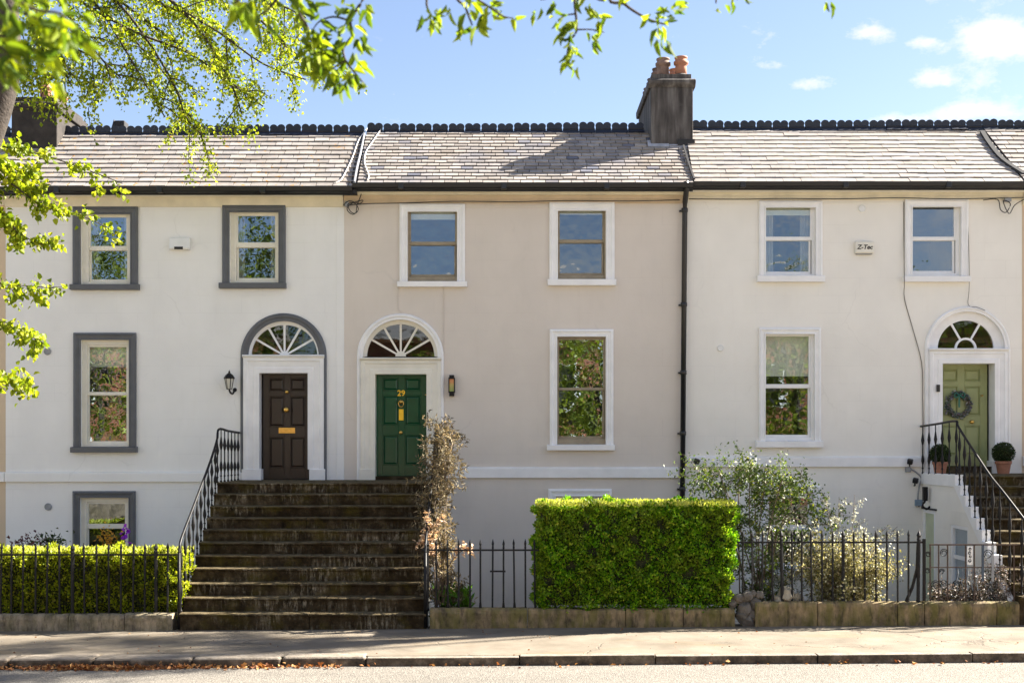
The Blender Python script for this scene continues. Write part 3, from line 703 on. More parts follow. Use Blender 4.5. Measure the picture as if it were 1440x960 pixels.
def gutter(house, xa, xb, pe):
    z = Z(pe, YE-.06); mb = MB(); pr = [(-.30, z), (-.31, z-.05)]
    pr = [(YE+.04, z-.005)]+[(YE-.045+.06*math.cos(math.pi+math.pi*i/8)-.0, z-.005-.085*math.sin(math.pi*i/8)) for i in range(9)][::-1]
    pr = [(YE+.02, z-.11), (YE+.02, z+.0)]+[(YE-.045+.065*math.cos(a_), z-.085*abs(math.sin(a_))) for a_ in [0-math.pi*i/8 for i in range(9)]]
    mb = MB(); mb.prism_x([(-.245, z+.0), (-.245, z-.125), (-.27, z-.125), (-.27, z)], xa, xb)
    mb.prism_x([(-.27, z-.0)]+[(-.335+.065*math.cos(a_), z-.095*abs(math.sin(a_))) for a_ in [-math.pi*i/8 for i in range(9)]], xa, xb)
    mb.tube([(xa, -.40, z), (xb, -.40, z)], .008, 6)
    o = mb.build('gutter', M['black_plastic'], house)
    for i in range(int((xb-xa)/1.9)):
        xx = xa+.9+1.9*i; MB().box(xx-.05, xx+.05, -.409, -.27, z-.105, z+.012).build('gutter_joint', M['black_plastic'], o, bevel=.01)
    return z
def cornice(house, xa, xb, p0, p1, p2, m1, m2):
    MB().prism_x([(0, Z(p0)), (-.235, Z(p0)), (-.235, Z(p0+4)), (-.20, Z(p0+6)), (-.17, Z(p1-2)), (-.15, Z(p1)), (0, Z(p1))], xa, xb).build('cornice', m1, house, bevel=.004, seg=1)
    MB().prism_x([(0, Z(p1)), (-.09, Z(p1)), (-.07, Z(p1+4)), (-.05, Z(p2-4)), (-.035, Z(p2)), (0, Z(p2))], xa, xb).build('frieze', m2, house)
def band(house, xa, xb, p0, p1, m):
    MB().prism_x([(0, Z(p0)+.012), (-.055, Z(p0)), (-.06, Z(p0)-.03), (-.06, Z(p1)), (0, Z(p1))], xa, xb).build('string_course', m, house, bevel=.004)
def interior(house, xa, xb, zt):
    mb = MB(); mb.box(xa+.004, xa+.09, .28, 5, -.4, zt); mb.box(xb-.09, xb-.004, .28, 5, -.4, zt); mb.box(xa+.004, xb-.004, 5, 5.2, -.5, zt)
    for z in (-.5, 2.02, 4.75, zt-.12): mb.box(xa+.09, xb-.09, .285, 5, z, z+.1)
    mb.build('inner_walls', M['interior'], house)
def vent(house, px, py, r, m='plastic_grey'):
    c = (X(px), 0, Z(py)); o = MB().lathe([(r, 0), (r, .02), (r*.8, .03), (r*.75, .02), (.001, .02)], c, 18, 'y').build('vent', M[m], house)
    return o

# --- white house on the left
WA, WB, WC, WD = X(8), X(484), X(960), X(1437)
A = thing('terraced_house', (X(246), 0, 0), 'white rendered terraced house with grey window surrounds and a dark brown front door', 'house')
rects = []
gt, it_ = M['grey_trim'], M['ivory_trim']
rects.append(window(A, (103, 194.5, 291, 400), (114, 184, 300, 400), (100, 197, 399.5, 408), (128, 178, 306, 346), (129, 179, 353, 393), gt, it_, curtain=True))
rects.append(window(A, (313, 402, 289, 398), (323, 392, 298, 398), (309, 403, 397.5, 406), (335, 387, 304, 341), (336, 387, 349, 391), gt, it_, curtain=True))
rects.append(window(A, (104, 192, 468, 628), (114, 182, 478, 628), (101, 194, 627.5, 636), (126, 178, 488, 551), (126, 178, 556, 620), gt, it_, blind=516, blindm='blind_white', pane='pane_bright'))
rects.append(window(A, (103, 191, 690, 798), (113, 182, 699, 798), (100, 194, 797.5, 806), (125, 176, 708, 736), (125, 176, 743, 790), gt, it_))
dA, yd, archA = doorway(A, 399, 501, 60.5, 11, 50, (343, 456, 500), (368, 436, 524, 673.5), 46.5, gt, M['white_trim'], 677.5, 5, M['brown_door'], 'A', elly=.93)
wall_mesh(WA, WB, -.5, Z(262)-.1, rects, [archA], M['white_render'], A)
knob(dA, 404, 551, yd, .034); knob(dA, 403, 576, yd, .05)
lb = MB().box(X(392, yd), X(415, yd), yd-.012, yd+.002, Z(609, yd), Z(601, yd)).build('letterbox', M['brass'], dA, bevel=.004)
MB().box(X(395, yd), X(412, yd), yd-.017, yd-.010, Z(607, yd), Z(603, yd)).build('letterbox_flap', M['brass'], dA, bevel=.002)
interior(A, WA, WB, Z(270)); cornice(A, WA, WB-.01, 267, 278, 291, M['ivory_trim'], M['cornice_cream'])
band(A, WA, X(341), 664, 677, M['white_render'])
roA, zeA, zrA = roof(A, -9.1, -2.88, 264, 189, 12, .30, M['slate_grey'], 11, (-8.95, -2.90)); ridge(roA, -8.9, -2.92, zrA); gutter(A, -9.3, -2.95, 263)
MB().box(X(473), X(483.6), -.012, .002, Z(677), Z(292)).build('party_strip', M['white_render'], A, bevel=.004)
vent(A, 67, 494, .068); vent(A, 68, 712, .068)
MB().box(X(197), X(311), -.012, .002, Z(296), Z(293)).build('fillet', M['white_render'], A)
# --- beige house in the middle
B = thing('terraced_house', (X(722), 0, 0), 'beige rendered terraced house with white window surrounds and a glossy green front door', 'house')
rects = []; wt, tp = M['white_trim'], M['timber_taupe']
rects.append(window(B, (562, 654, 287, 396), (573.5, 643, 296, 396), (559, 657, 395.5, 404), (578, 640, 295, 340), (578, 639, 345.5, 386), wt, tp, blind=309, blindm='blind_white', pane='pane_old'))
rects.append(window(B, (772.5, 864, 285, 393), (784, 851.5, 294, 393), (770, 866, 392.5, 402), (787, 847, 296, 337), (787, 846, 342.5, 384), wt, tp, blind=302, blindm='blind_white', pane='pane_old'))
rects.append(window(B, (773, 862.5, 463, 625), (783, 851.5, 473, 625), (769, 864, 624.5, 633), (786, 848, 478, 545), (786, 847, 549, 613), wt, tp, pane='pane_bright'))
rects.append(window(B, (771, 860, 687, 800), (782, 850, 697, 800), (768, 862, 799.5, 808), (786, 846, 704, 738), (786, 846, 745, 790), wt, wt))
dB, yd, archB = doorway(B, 563, 502, 61, 8.5, 53, (508, 620, 504), (528, 600, 524, 669), 47.5, wt, M['ivory_trim'], 677.5, 5, M['green_door'], 'B', elly=.95, hub=6)
wall_mesh(WB, WC, -.5, Z(260)-.1, rects, [archB], M['beige_render'], B)
def text(body, size, loc, m, parent, shear=0, ext=.004, align='CENTER', bold=.0, rot=(R(90), 0, 0)):
    cu = bpy.data.curves.new('lettering', 'FONT'); cu.body = body; cu.size = size; cu.extrude = ext; cu.align_x = align; cu.align_y = 'CENTER'; cu.shear = shear; cu.offset = bold
    tmp = bpy.data.objects.new('tmp', cu); C.objects.link(tmp); bpy.context.view_layer.update()
    me = bpy.data.meshes.new_from_object(tmp.evaluated_get(bpy.context.evaluated_depsgraph_get())); bpy.data.objects.remove(tmp); me.materials.clear(); me.materials.append(m); me.name = 'lettering'
    return link('lettering', me, parent, loc, rot)
text('29', .15, (X(564.3, yd), yd-.016, Z(553, yd)), M['gold_paint'], dB, bold=.002)
knob(dB, 564, 608, yd, .034); knob(dB, 599, 555, yd, .014)
kn = MB(); kc = Vector((X(564.3, yd), yd-.02, Z(565, yd)))
kn.lathe([(.036, 0), (.04, .012), (.034, .03), (.016, .044), (.002, .048)], tuple(kc), 14, 'y')
kn.tube([tuple(kc+Vector((.048*math.sin(a), -.03, -.035+.06*math.cos(a)))) for a in [i*2*math.pi/16 for i in range(17)]], .009, 6)
kn.build('door_knocker', M['brass'], dB, smooth=True)
MB().box(X(561, yd), X(567.5, yd), yd-.014, yd+.002, Z(591, yd), Z(575, yd)).build('letterbox', M['gold_paint'], dB, bevel=.004)
MB().box(X(562.3, yd), X(566.2, yd), yd-.018, yd-.012, Z(588, yd), Z(578, yd)).build('letterbox_flap', M['gold_paint'], dB, bevel=.002)
interior(B, WB, WC, Z(268)); cornice(B, WB+.004, WC-.004, 265, 276, 286, M['cornice_cream'], M['cornice_tan'])
band(B, X(625), X(954), 657, 671.5, wt)
roB, zeB, zrB = roof(B, -2.86, 3.36, 259, 186, 16, .235, M['slate_pink'], 21, (-2.88, 3.42)); ridge(roB, -2.88, 2.62, zrB); gutter(B, -2.95, 3.35, 258)
dp = MB(); zt = Z(262); xx = X(962)
dp.tube([(xx+.0, -.33, zt+.02), (xx, -.33, zt-.12), (xx, -.13, zt-.32), (xx, -.1, zt-.5), (xx-.045, -.1, Z(700))], .05, 12)
dpo = dp.build('downpipe', M['black_plastic'], B, smooth=True)
for py in (300, 432, 527, 612, 690):
    xq = xx-.045*(py-262)/438
    MB().lathe([(.056, 0), (.062, .01), (.062, .07), (.056, .08)], (xq, -.1, Z(py)), 12).build('pipe_collar', M['black_plastic'], dpo, smooth=True)
    MB().box(xq-.09, xq+.06, -.07, -.0, Z(py)+.02, Z(py)+.05).build('pipe_bracket', M['black_plastic'], dpo)
MB().box(X(656), X(770), -.012, .002, Z(292), Z(289)).build('fillet', M['beige_render'], B)
# --- cream house on the right
Cc = thing('terraced_house', (X(1200), 0, 0), 'cream rendered terraced house with white window surrounds and an olive green front door', 'house')
rects = []
rects.append(window(Cc, (1067, 1156, 283, 388), (1077, 1147, 290, 388), (1064, 1158.5, 387.5, 397), (1077, 1139, 290, 333), (1076, 1137, 339, 382), wt, wt, blind=303, pane='pane_old', curtain=True))
rects.append(window(Cc, (1272, 1361, 281, 389), (1282, 1350, 289, 389), (1269, 1363, 388, 397), (1283, 1341, 291, 333), (1282, 1339, 339, 381), wt, wt))
rects.append(window(Cc, (1067, 1154, 461, 620), (1076, 1145, 470, 620), (1062, 1156, 619, 629), (1077, 1137, 473, 540), (1076, 1136, 546, 611), wt, wt, blind=529, pane='pane'))
rects.append(window(Cc, (1068, 1153, 682, 800), (1078, 1144, 691, 800), (1065, 1155, 799, 808), (1081, 1136, 700, 738), (1080, 1136, 745, 790), wt, wt))
dC, yd, archC = doorway(Cc, 1360, 491, 60, 7, 54, (1306, 1415, 491), (1321, 1394, 511, 655), 39.5, wt, wt, 666, 2, M['olive_door'], 'C', elly=1.0, hub=14, deep=.24)
wall_mesh(WC, WD, -.5, Z(257)-.1, rects, [archC], M['cream_render'], Cc)
knob(dC, 1366, 593, yd, .038); knob(dC, 1380, 556, yd, .014)
MB().box(X(1315), X(1319.5), -.10, -.07, Z(551), Z(541)).build('doorbell', M['black_plastic'], Cc, bevel=.004)
interior(Cc, WC, WD, Z(266)); cornice(Cc, WC+.004, WD-.004, 262, 272, 281, M['ivory_trim'], M['cornice_cream'])
band(Cc, X(965), X(1298), 642, 656, wt)
roC, zeC, zrC = roof(Cc, 3.37, 9.46, 257, 182, 13, .34, M['slate_worn'], 31, (3.43, 9.3), th=.016, gap=.004); ridge(roC, 3.56, 9.33, zrC); gutter(Cc, 3.36, 9.7, 256)
vent(Cc, 1212, 293.5, .07, 'plastic_white'); vent(Cc, 1013, 489.5, .06, 'plastic_white')
MB().box(X(1158), X(1270), -.012, .002, Z(287), Z(284)).build('fillet', M['cream_render'], Cc)
# verge strips where the roofs meet
def slope_pt(px, py, ze, zr, lift=.03):
    # intersect the picture ray with the slope of a roof
    n = Vector((0, -(zr-ze), YR-YE)); p0 = Vector((0, YE, ze)); d = Vector(((px-720)/F, 1, (630-py)/F)); o = Vector((0, CAMY, EYE))
    t = (p0-o).dot(n)/d.dot(n); return o+d*t+n.normalized()*lift
def strip(name, pts, w_, m, parent, ze, zr, h=.04):
    P = smooth_path([slope_pt(a, b, ze, zr, h) for a, b in pts], 4); mb = MB()
    for i, p in enumerate(P): mb.v += [(p.x-w_/2, p.y, p.z-h*.9), (p.x-w_/2, p.y, p.z), (p.x+w_/2, p.y, p.z), (p.x+w_/2, p.y, p.z-h*.9)]
    for i in range(len(P)-1):
        for j in range(3): mb.f.append((i*4+j, i*4+j+1, i*4+5+j, i*4+4+j))
    mb.f += [(0, 3, 2, 1), tuple(4*(len(P)-1)+q for q in (0, 1, 2, 3))]
    mb.build(name, m, parent)
strip('lead_verge', [(513, 190), (508, 215), (502, 240), (499, 258)], .03, M['lead'], roB, zeB, zrB, .045)
strip('black_verge', [(509, 190), (504, 215), (498, 240), (495, 260)], .03, M['felt'], roA, zeA, zrA, .04)
strip('black_verge', [(961, 207), (966, 225), (971, 240), (976, 254)], .035, M['felt'], roC, zeC, zrC, .05)
# --- chimneys (standing astride the party walls)
def chimney(x0, x1, y0, y1, ztop, house, pots, cm='chimney'):
    c = thing('chimney_stack', ((x0+x1)/2, (y0+y1)/2, 7.6), house, 'chimney')
    MB().box(x0, x1, y0, y1, 7.8, ztop-.26).build('stack', M[cm], c, bevel=.015)
    MB().prism_x([(y0, ztop-.27), (y0-.07, ztop-.2), (y0-.075, ztop-.13), (y0-.02, ztop-.1), (y1+.02, ztop-.1), (y1+.07, ztop-.13), (y1+.07, ztop-.2), (y1, ztop-.27)], x0-.05, x1+.05).build('coping', M[cm], c, bevel=.02)
    MB().box(x0+.01, x1-.03, y0+.01, y1-.01, ztop-.1, ztop).build('cap', M[cm], c, bevel=.01)
    for (px, py, h, r, mm) in pots:
        pz = ztop-.02; p = MB().lathe([(r*1.02, 0), (r, h*.5), (r*.96, h*.62), (r*1.25, h*.66), (r*1.27, h*.78), (r*1.02, h*.82), (r*1.0, h*.92), (r*1.12, h*.94), (r*1.1, h), (r*.85, h), (r*.82, h*.7)], (px, py, pz), 18)
        p.build('chimney_pot', M[mm], c, smooth=True, bevel=0)
        MB().lathe([(r*1.5, 0), (r*1.3, .05), (r*1.05, .075)], (px, py, pz), 12).build('mortar_fillet', M[cm], c, smooth=True)
    return c
ZC = Z(104, .89)
cr_ = chimney(2.70, 3.52, .89, 3.3, ZC, 'tall grey cement chimney between the beige and cream houses with clay pots on top',
        [(3.32, 1.15, .42, .115, 'terracotta'), (2.98, 1.25, .42, .12, 'pot_clay'), (2.95, 1.85, .40, .11, 'pot_clay'), (3.3, 1.9, .4, .11, 'terracotta'), (2.92, 2.5, .38, .11, 'pot_clay'), (2.9, 3.05, .34, .11, 'pot_clay')])
strp = MB(); strp.v = [(2.64, .60, 8.63), (3.36, .60, 8.63), (3.36, .84, 8.83), (2.64, .84, 8.83)]
fl = MB()
for a, b in ((2.64, 3.05), (3.06, 3.42)):
    p0 = slope_pt(0, 209, zeB, zrB, .035); p1 = slope_pt(0, 201, zeB, zrB, .04)
    fl.v += [(a, p0.y, p0.z), (b, p0.y, p0.z), (b, p1.y, p1.z+.01), (a, p1.y, p1.z+.01)]; q = len(fl.v)-4; fl.f.append((q, q+1, q+2, q+3))
fl.build('lead_flashing', M['lead'], cr_, solid=.01)
MB().box(3.22, 3.55, .85, .9, Z(207, .87), Z(196, .87)).build('flashing_upstand', M['felt'], cr_)
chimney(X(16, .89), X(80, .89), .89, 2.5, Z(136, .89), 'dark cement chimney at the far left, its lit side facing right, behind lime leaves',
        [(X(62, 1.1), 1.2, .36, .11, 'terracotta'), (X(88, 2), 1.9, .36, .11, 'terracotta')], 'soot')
rv_ = thing('roof_vent', (X(170, 2.2), 2.2, Z(186, 2.2)), 'small dark flue box peeping over the ridge of the white house', 'vent')
MB().box(X(163, 2.2), X(177, 2.2), 2.1, 2.4, Z(215, 2.2), Z(171, 2.2)).build('flue', M['felt'], rv_, bevel=.02)
MB().prism_y([(X(156, 2.1), Z(182, 2.1)), (X(160, 2.1), Z(168, 2.1)), (X(163, 2.1), Z(182, 2.1))], 2.1, 2.2).build('fin', M['felt'], rv_)
# --- neighbours cut by the picture edges
def side_house(xa, xb, m, label, pe, pr, mat_s, rr, seed, bandpx):
    h = thing('terraced_house', ((xa+xb)/2, 0, 0), label, 'house'); left = xa < -9
    rects = []; e = xb-1.35 if left else xa+.32
    for (a, b, z0, z1) in ((e-2.2 if left else e+1.2, e-1.3 if left else e+2.1, 5.8, 7.2), (e-2.2 if left else e+1.2, e-1.3 if left else e+2.1, 2.8, 4.8)):
        w_ = MB().ring((a-.12, b+.12, z0-.1, z1+.12), (a, b, z0, z1), -.05, .02).build('window', M['white_trim'], h)
        MB().ring((a, b, z0, z1), (a+.08, b-.08, z0+.08, z1-.08), .05, .1).build('sash', M['white_trim'], w_)
        MB().box(a+.07, b-.07, .07, .075, z0+.07, z1-.07).build('pane', M['pane'], w_); rects.append((a, b, z0, z1))
    wall_mesh(xa, xb, -.5, Z(262)-.1, rects, [], m, h); interior(h, xa, xb, Z(270))
    cornice(h, xa+.004, xb-.004, 266, 277, 289, M['ivory_trim'], M['cornice_cream']); band(h, xa+.01, xb-.01, bandpx, bandpx+13, M['white_trim'])
    ro, ze, zr = roof(h, rr[0], rr[1], pe, pr, 12, .3, mat_s, seed, (rr[2], rr[3]), 60); ridge(ro, rr[2], rr[3]-.01, zr); gutter(h, rr[0], rr[1]-.02, pe-1); return h, ro, ze, zr
side_house(WA-6.3, WA-.002, M['tan_render'], 'sliver of a tan rendered house at the left edge of the terrace', 265, 191, M['slate_grey'], (-15.8, -9.12, -15.7, -8.97), 5, 664)
hD, roD, zeD, zrD = side_house(WD+.002, WD+6.3, M['tan_render'], 'sliver of a tan rendered house at the right edge beyond the cream house', 256, 181, M['slate_pink'], (9.48, 15.8, 9.32, 15.7), 6, 642)
strip('black_verge', [(1380, 188), (1392, 207), (1410, 228), (1440, 248)], .09, M['felt'], roC, zeC, zrC, .07)

# ------------------------------------------------------------------ stairs
def stairs(label, x0, x1, edges, yl, ybot, side_l, side_r, zbot, seams, wx=0):
    """edges: picture rows of the tread edges, first the landing"""
    t = thing('entrance_steps', ((x0+x1)/2, (yl+ybot)/2, -.2), label, 'steps'); n = len(edges)-1; tr = (yl-ybot)/(n-1); zs = []
    for i, py in enumerate(edges): zs.append(Z(py, yl-tr*i if i < n else ybot))
    for i in range(n):
        yf = yl-tr*i; zt = zs[i]; zb = zs[i+1]-.03 if i < n-1 else zbot-.12
        cuts = [x0]+[s_+random.uniform(-.35, .35) for s_ in seams]+[x1]
        for a, b in zip(cuts[:-1], cuts[1:]):
            h = zt+random.uniform(-.003, .003); fo = random.uniform(-.008, .008); back = -.0 if i == 0 else yf+tr+.05
            mb = MB(); nx = max(3, int((b-a)/.16)); wear = random.uniform(.004, .012)
            for q in range(nx+1):
                xx = a+.003+(b-a-.006)*q/nx; w1 = -wear*math.sin(math.pi*q/nx)+random.gauss(0, .0022); w2 = random.gauss(0, .0035)
                mb.v += [(xx, back, zb), (xx, back, h), (xx, yf-.018+fo+w2, h-.006+w1), (xx, yf-.03+fo+w2, h-.02+w1), (xx, yf-.028+fo+w2, h-.045), (xx, yf+fo+w2*.6, h-.052), (xx, yf+.004+fo, zb)]
            for q in range(nx):
                for c_ in range(7): mb.f.append((q*7+c_, q*7+(c_+1) % 7, (q+1)*7+(c_+1) % 7, (q+1)*7+c_))
            mb.f += [tuple(range(7))[::-1], tuple(nx*7+c_ for c_ in range(7))]
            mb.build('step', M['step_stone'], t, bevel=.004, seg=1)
    for xs_, m, sg in ((x0, side_l, 1), (x1, side_r, -1)):
        pr = [(0, -.5), (0, zs[0]-.05), (yl+.02, zs[0]-.05)]
        for i in range(1, n): pr += [(yl-tr*(i-1)+.02, zs[i]-.05), (yl-tr*i+.02, zs[i]-.05)]
        pr += [(ybot+.02, -.5)]
        mb = MB(); a, b = (xs_+.004, xs_+.12) if sg > 0 else (xs_-.12, xs_-.004); mb.prism_x(pr, a, b); mb.build('side_wall', m, t)
    return t, zs, tr
E1 = [677.8, 693.4, 710.6, 727, 744, 761.6, 780, 798, 819, 839, 861.6, 882.5]
XL, XR_ = -5.11, -1.31
st1, zs1, tr1 = stairs('wide flight of dark mossy stone steps shared by the brown and green doors', XL, XR_, E1, -1.83, -4.37, M['white_render'], M['white_trim'], -.04, [-3.2])
E2 = [668, 683, 697.5, 713, 729, 745.5, 763, 781, 800, 820, 838, 858]
XC = 7.69
st2, zs2, tr2 = stairs('narrower flight of dark stone steps rising to the olive green door', XC+.1, 11.0, E2, -1.85, -4.37, M['cream_render'], M['cream_render'], .03, [])
# white stepped stringer and basement side wall of the right-hand stair
def yz_at(px, py, xw): s_ = (px-720)/xw; y = F/s_+CAMY; return y, EYE+(630-py)/s_
sp_ = []; n2 = len(E2)-1
pr = [(0, zs2[0]-.20), (0, zs2[0]+.01), (-1.87, zs2[0]+.01)]
for i in range(1, 8): pr += [(-1.87-tr2*(i-1), zs2[i]+.01), (-1.87-tr2*i, zs2[i]+.01)]
pr += [(-1.87-tr2*7, zs2[8]-.1), (-1.80, zs2[0]-.20)]
MB().prism_x(pr, XC-.03, XC+.115).build('stringer', wt, st2, bevel=.006)
sw_ = MB(); wins = (-2.42, -1.56, .25, 1.42); drs = (-.74, -.06, -.5, 1.62)
def zline(y): return zs2[0]-.18 if y > -1.8 else zs2[0]-.18+(y+1.8)*(zs2[0]-zs2[n2-1]+.05)/2.57
def poly(y0, y1, z0, z1a=None, z1b=None):
    sw_.prism_x([(y0, z0), (y1, z0), (y1, z1b if z1b is not None else zline(y1)), (y0, z1a if z1a is not None else zline(y0))], XC, XC+.1)
poly(drs[1], 0, -.5); poly(drs[0], drs[1], drs[3]); poly(wins[1], drs[0], -.5); 
poly(wins[0], wins[1], -.5, wins[2], wins[2]); poly(-1.8, wins[1], wins[3]); poly(wins[0], -1.8, wins[3]); poly(-4.33, wins[0], -.5)
sw_.build('basement_side_wall', M['cream_render'], st2)
bw = MB(); bw.box(XC+.02, XC+.06, wins[0], wins[1], wins[2], wins[3]); 
def yring(o, i, x0, x1):
    mb = MB(); mb.box(x0, x1, o[0], i[0], o[2], o[3]); mb.box(x0, x1, i[1], o[1], o[2], o[3]); mb.box(x0, x1, i[0], i[1], i[3], o[3]); mb.box(x0, x1, i[0], i[1], o[2], i[2]); return mb
wfr = yring(wins, (wins[0]+.07, wins[1]-.09, wins[2]+.07, wins[3]-.06), XC+.01, XC+.07).build('basement_window', wt, st2)
MB().box(XC+.03, XC+.05, wins[0]+.06, wins[1]-.08, .83, .90).build('meeting_rail', wt, wfr)
MB().box(XC+.045, XC+.05, wins[0]+.06, wins[1]-.08, wins[2]+.05, wins[3]-.05).build('pane', M['pane'], wfr)
MB().box(XC+.085, XC+.09, wins[0]+.02, wins[1]-.02, wins[2]+.02, wins[3]-.02).build('blind', M['curtain'], wfr)
bdr = MB().box(XC+.03, XC+.07, drs[0], drs[1], -.5, drs[3]).build('basement_door', plain('pale_green_door', (.52, .56, .38), .5, .1, 5), st2)
yring(drs, (drs[0]+.09, drs[1]-.07, -.45, drs[3]-.07), XC+.005, XC+.065).build('door_frame', wt, bdr)
MB().box(XC-.03, XC+.0, drs[0]-.1, drs[1]+.02, drs[3]+.0, drs[3]+.03).build('drip_strip', M['felt'], bdr)

def baluster_mesh():
    pr = [(.011, 0), (.022, .01), (.022, .03), (.011, .04), (.011, .10), (.02, .115), (.02, .125), (.011, .14), (.014, .2), (.03, .27), (.026, .33), (.012, .40), (.012, .60), (.02, .63), (.032, .70), (.024, .76), (.016, .82), (.010, .86), (.010, .99), (.010, 1.0)]
    return MB().lathe(pr, (0, 0, 0), 8).mesh('baluster', M['iron'], smooth=True)
BAL = baluster_mesh()
def stair_rail(label, xs_, yl, tr, zs, rail, n, nland, newel_z=None, flare=None, zoff=0):
    t = thing('stair_railing', (xs_, yl-1, zs[0]-1), label, 'railing', 'iron railings beside the entrance steps')
    pts = smooth_path(rail, 5); MB().tube(pts, .021, 8).build('handrail', M['iron'], t, smooth=True)
    def zr_(y):
        b = min(pts, key=lambda p: abs(p.y-y)); 
        for p, q in zip(pts[:-1], pts[1:]):
            if min(p.y, q.y) <= y <= max(p.y, q.y) and abs(q.y-p.y) > 1e-6:
                k = (y-p.y)/(q.y-p.y); return p.z+(q.z-p.z)*k, p.x+(q.x-p.x)*k
        return b.z, b.x
    for i in range(nland):
        y = -.12+(yl+.12)*i/(nland-1)*.98; z, x_ = zr_(y); z0 = zs[0]-.01
        link('baluster', BAL, t, (x_, y, z0), None, (1, 1, z-z0))
    for i in range(1, n):
        y = yl-tr*(i-.5); z, x_ = zr_(y); z0 = zs[i]-.01; link('baluster', BAL, t, (x_, y, z0), (0, 0, .4*i), (1, 1, z-z0))
    e = pts[-1]; zb = gz(e.x)+.02 if newel_z is None else newel_z
    MB().tube([(e.x, e.y, zb), (e.x, e.y, e.z+.01)], .024, 8).build('newel_post', M['iron'], t, smooth=True)
    return t
railA = [(-5.11, -.02, 3.04), (-5.11, -.9, 3.06), (-5.11, -1.69, 3.08), (-5.11, -1.84, 2.88), (-5.11, -2.33, 2.52), (-5.11, -2.97, 2.12), (-5.11, -3.59, 1.74), (-5.11, -4.07, 1.45), (-5.11, -4.28, 1.30), (-5.11, -4.36, 1.14)]
stair_rail('curving black iron railing on the left edge of the wide shared steps', XL, -1.83, tr1, zs1, railA, 11, 7)
stair_rail('black iron railing on the right edge of the wide steps, wrapped in dry climber', XR_, -1.83, tr1, zs1, [(-1.33, a[1], a[2]) for a in railA], 11, 7)
railC = [(7.66, -.02, 3.16), (7.68, -.9, 3.19), (7.7, -1.78, 3.22), (7.70, -1.95, 3.1), (7.69, -2.87, 2.60), (7.70, -3.42, 2.29), (7.74, -3.85, 2.05), (7.9, -4.33, 1.62)]
stair_rail('black iron railing of the cream house steps, ending at the right edge', XC, -1.85, tr2, zs2, railC, 11, 6)

# ------------------------------------------------------------------ low walls and iron railings
def low_wall(label, blocks, ptop, m, zb=-.12, jag=0):
    t = thing('low_wall', (X((blocks[0]+blocks[-1])/2, YW), YW, 0), label, 'wall')
    for a, b in zip(blocks[:-1], blocks[1:]):
        xa, xb = X(a, YW), X(b, YW); h = Z(ptop, YW)+random.uniform(-.012, .012); f = random.uniform(-.012, .012)
        mb = MB(); nx = 8; prof = [(YW+.3, gz(xa)-.15), (YW+.3, h-.01), (YW+.06, h+.004), (YW+.01+f, h-.02), (YW-.005+f, h-.07), (YW+.0+f, gz(xa)-.15)]
        n = len(prof); 
        for i in range(nx+1):
            xx = xa+.004+(xb-xa-.008)*i/nx; mb.v += [(xx, y+random.gauss(0, .004+jag), z+(random.gauss(0, .005+jag) if z > 0.05 else 0)) for y, z in prof]
        for i in range(nx):
            for j in range(n): mb.f.append((i*n+j, i*n+(j+1) % n, (i+1)*n+(j+1) % n, (i+1)*n+j))
        mb.f += [tuple(range(n))[::-1], tuple(nx*n+q for q in range(n))]
        mb.build('coping_block', m, t, bevel=.01)
    return t
low_wall('low worn stone wall under the left hedge and its iron railings', [-110, -10, 96, 175, 243], 863, M['plinth_grey'])
low_wall('low stained stone wall under the tall clipped hedge', [604, 742, 880, 961, 1034], 855.5, M['plinth_moss'])
low_wall('long mossy low wall under the right-hand iron railings', [1062, 1150, 1262, 1300, 1402, 1520], 847, M['plinth_moss'])
def bar_mesh():
    mb = MB(); r = .016
    mb.lathe([(.019, 0), (.019, .03), (r, .05), (r, 1.0)], (0, 0, 0), 6)
    mb.lathe([(.018, .0), (.019, .015), (r, .03), (.016, .05), (.022, .075), (.014, .11), (.002, .15)], (0, 0, 1.0), 6)
    return mb.mesh('bar', M['iron'], smooth=False)
BAR = bar_mesh()
def fence(label, pxs, ztop_px, zrail_px, zbase_px, mat=None, posts=(), rail_ends=None, seed=1):
    random.seed(seed); y = YW+.13; t = thing('iron_fence', (X((pxs[0]+pxs[-1])/2, y), y, Z(zbase_px, y)), label, 'fence')
    zt, zr, zb = Z(ztop_px, y), Z(zrail_px, y), Z(zbase_px, y)-.02; a, b = rail_ends or (pxs[0]-8, pxs[-1]+8)
    MB().box(X(a, y), X(b, y), y-.008, y+.008, zr-.014, zr+.014).build('top_rail', M['iron'], t, bevel=.003, seg=1)
    for i, p in enumerate(pxs):
        big = i in posts; hh = zt-zb-.15
        link('bar', BAR, t, (X(p, y), y, zb), (random.gauss(0, .006), random.gauss(0, .008), .5), (1.7 if big else 1, 1.7 if big else 1, hh*random.uniform(.99, 1.01)))
        if random.random() < .35:
            link('scroll_foot', FOOT, t, (X(p, y), y-.005, zb))
    return t
fm = MB(); fm.prism_y([(-.035, 0), (.035, 0), (.025, .03), (.016, .12), (.0, .17), (-.016, .12), (-.025, .03)], -.012, .012); FOOT = fm.mesh('scroll_foot', M['iron'])
fence('black iron spear railings standing in front of the left hedge', [-68, -51, -34, -17, 0.5, 16, 32, 50, 66, 84, 102, 119, 136.5, 153.5, 170, 187, 203.5, 219.5, 235.5], 763, 779.5, 862, rail_ends=(-70, 256), posts=(10, 17))
tB = fence('short run of black iron railings between the steps and the tall hedge', [601, 614, 630, 645, 661, 675.5, 692.5, 708, 723.5, 739, 752.5], 757, 773, 856, posts=(0,), seed=2)
y_ = YW+.12; MB().box(X(689, y_), X(711, y_), y_-.012, y_+.0, Z(804, y_), Z(801.5, y_)).build('latch_bar', M['iron'], tB)
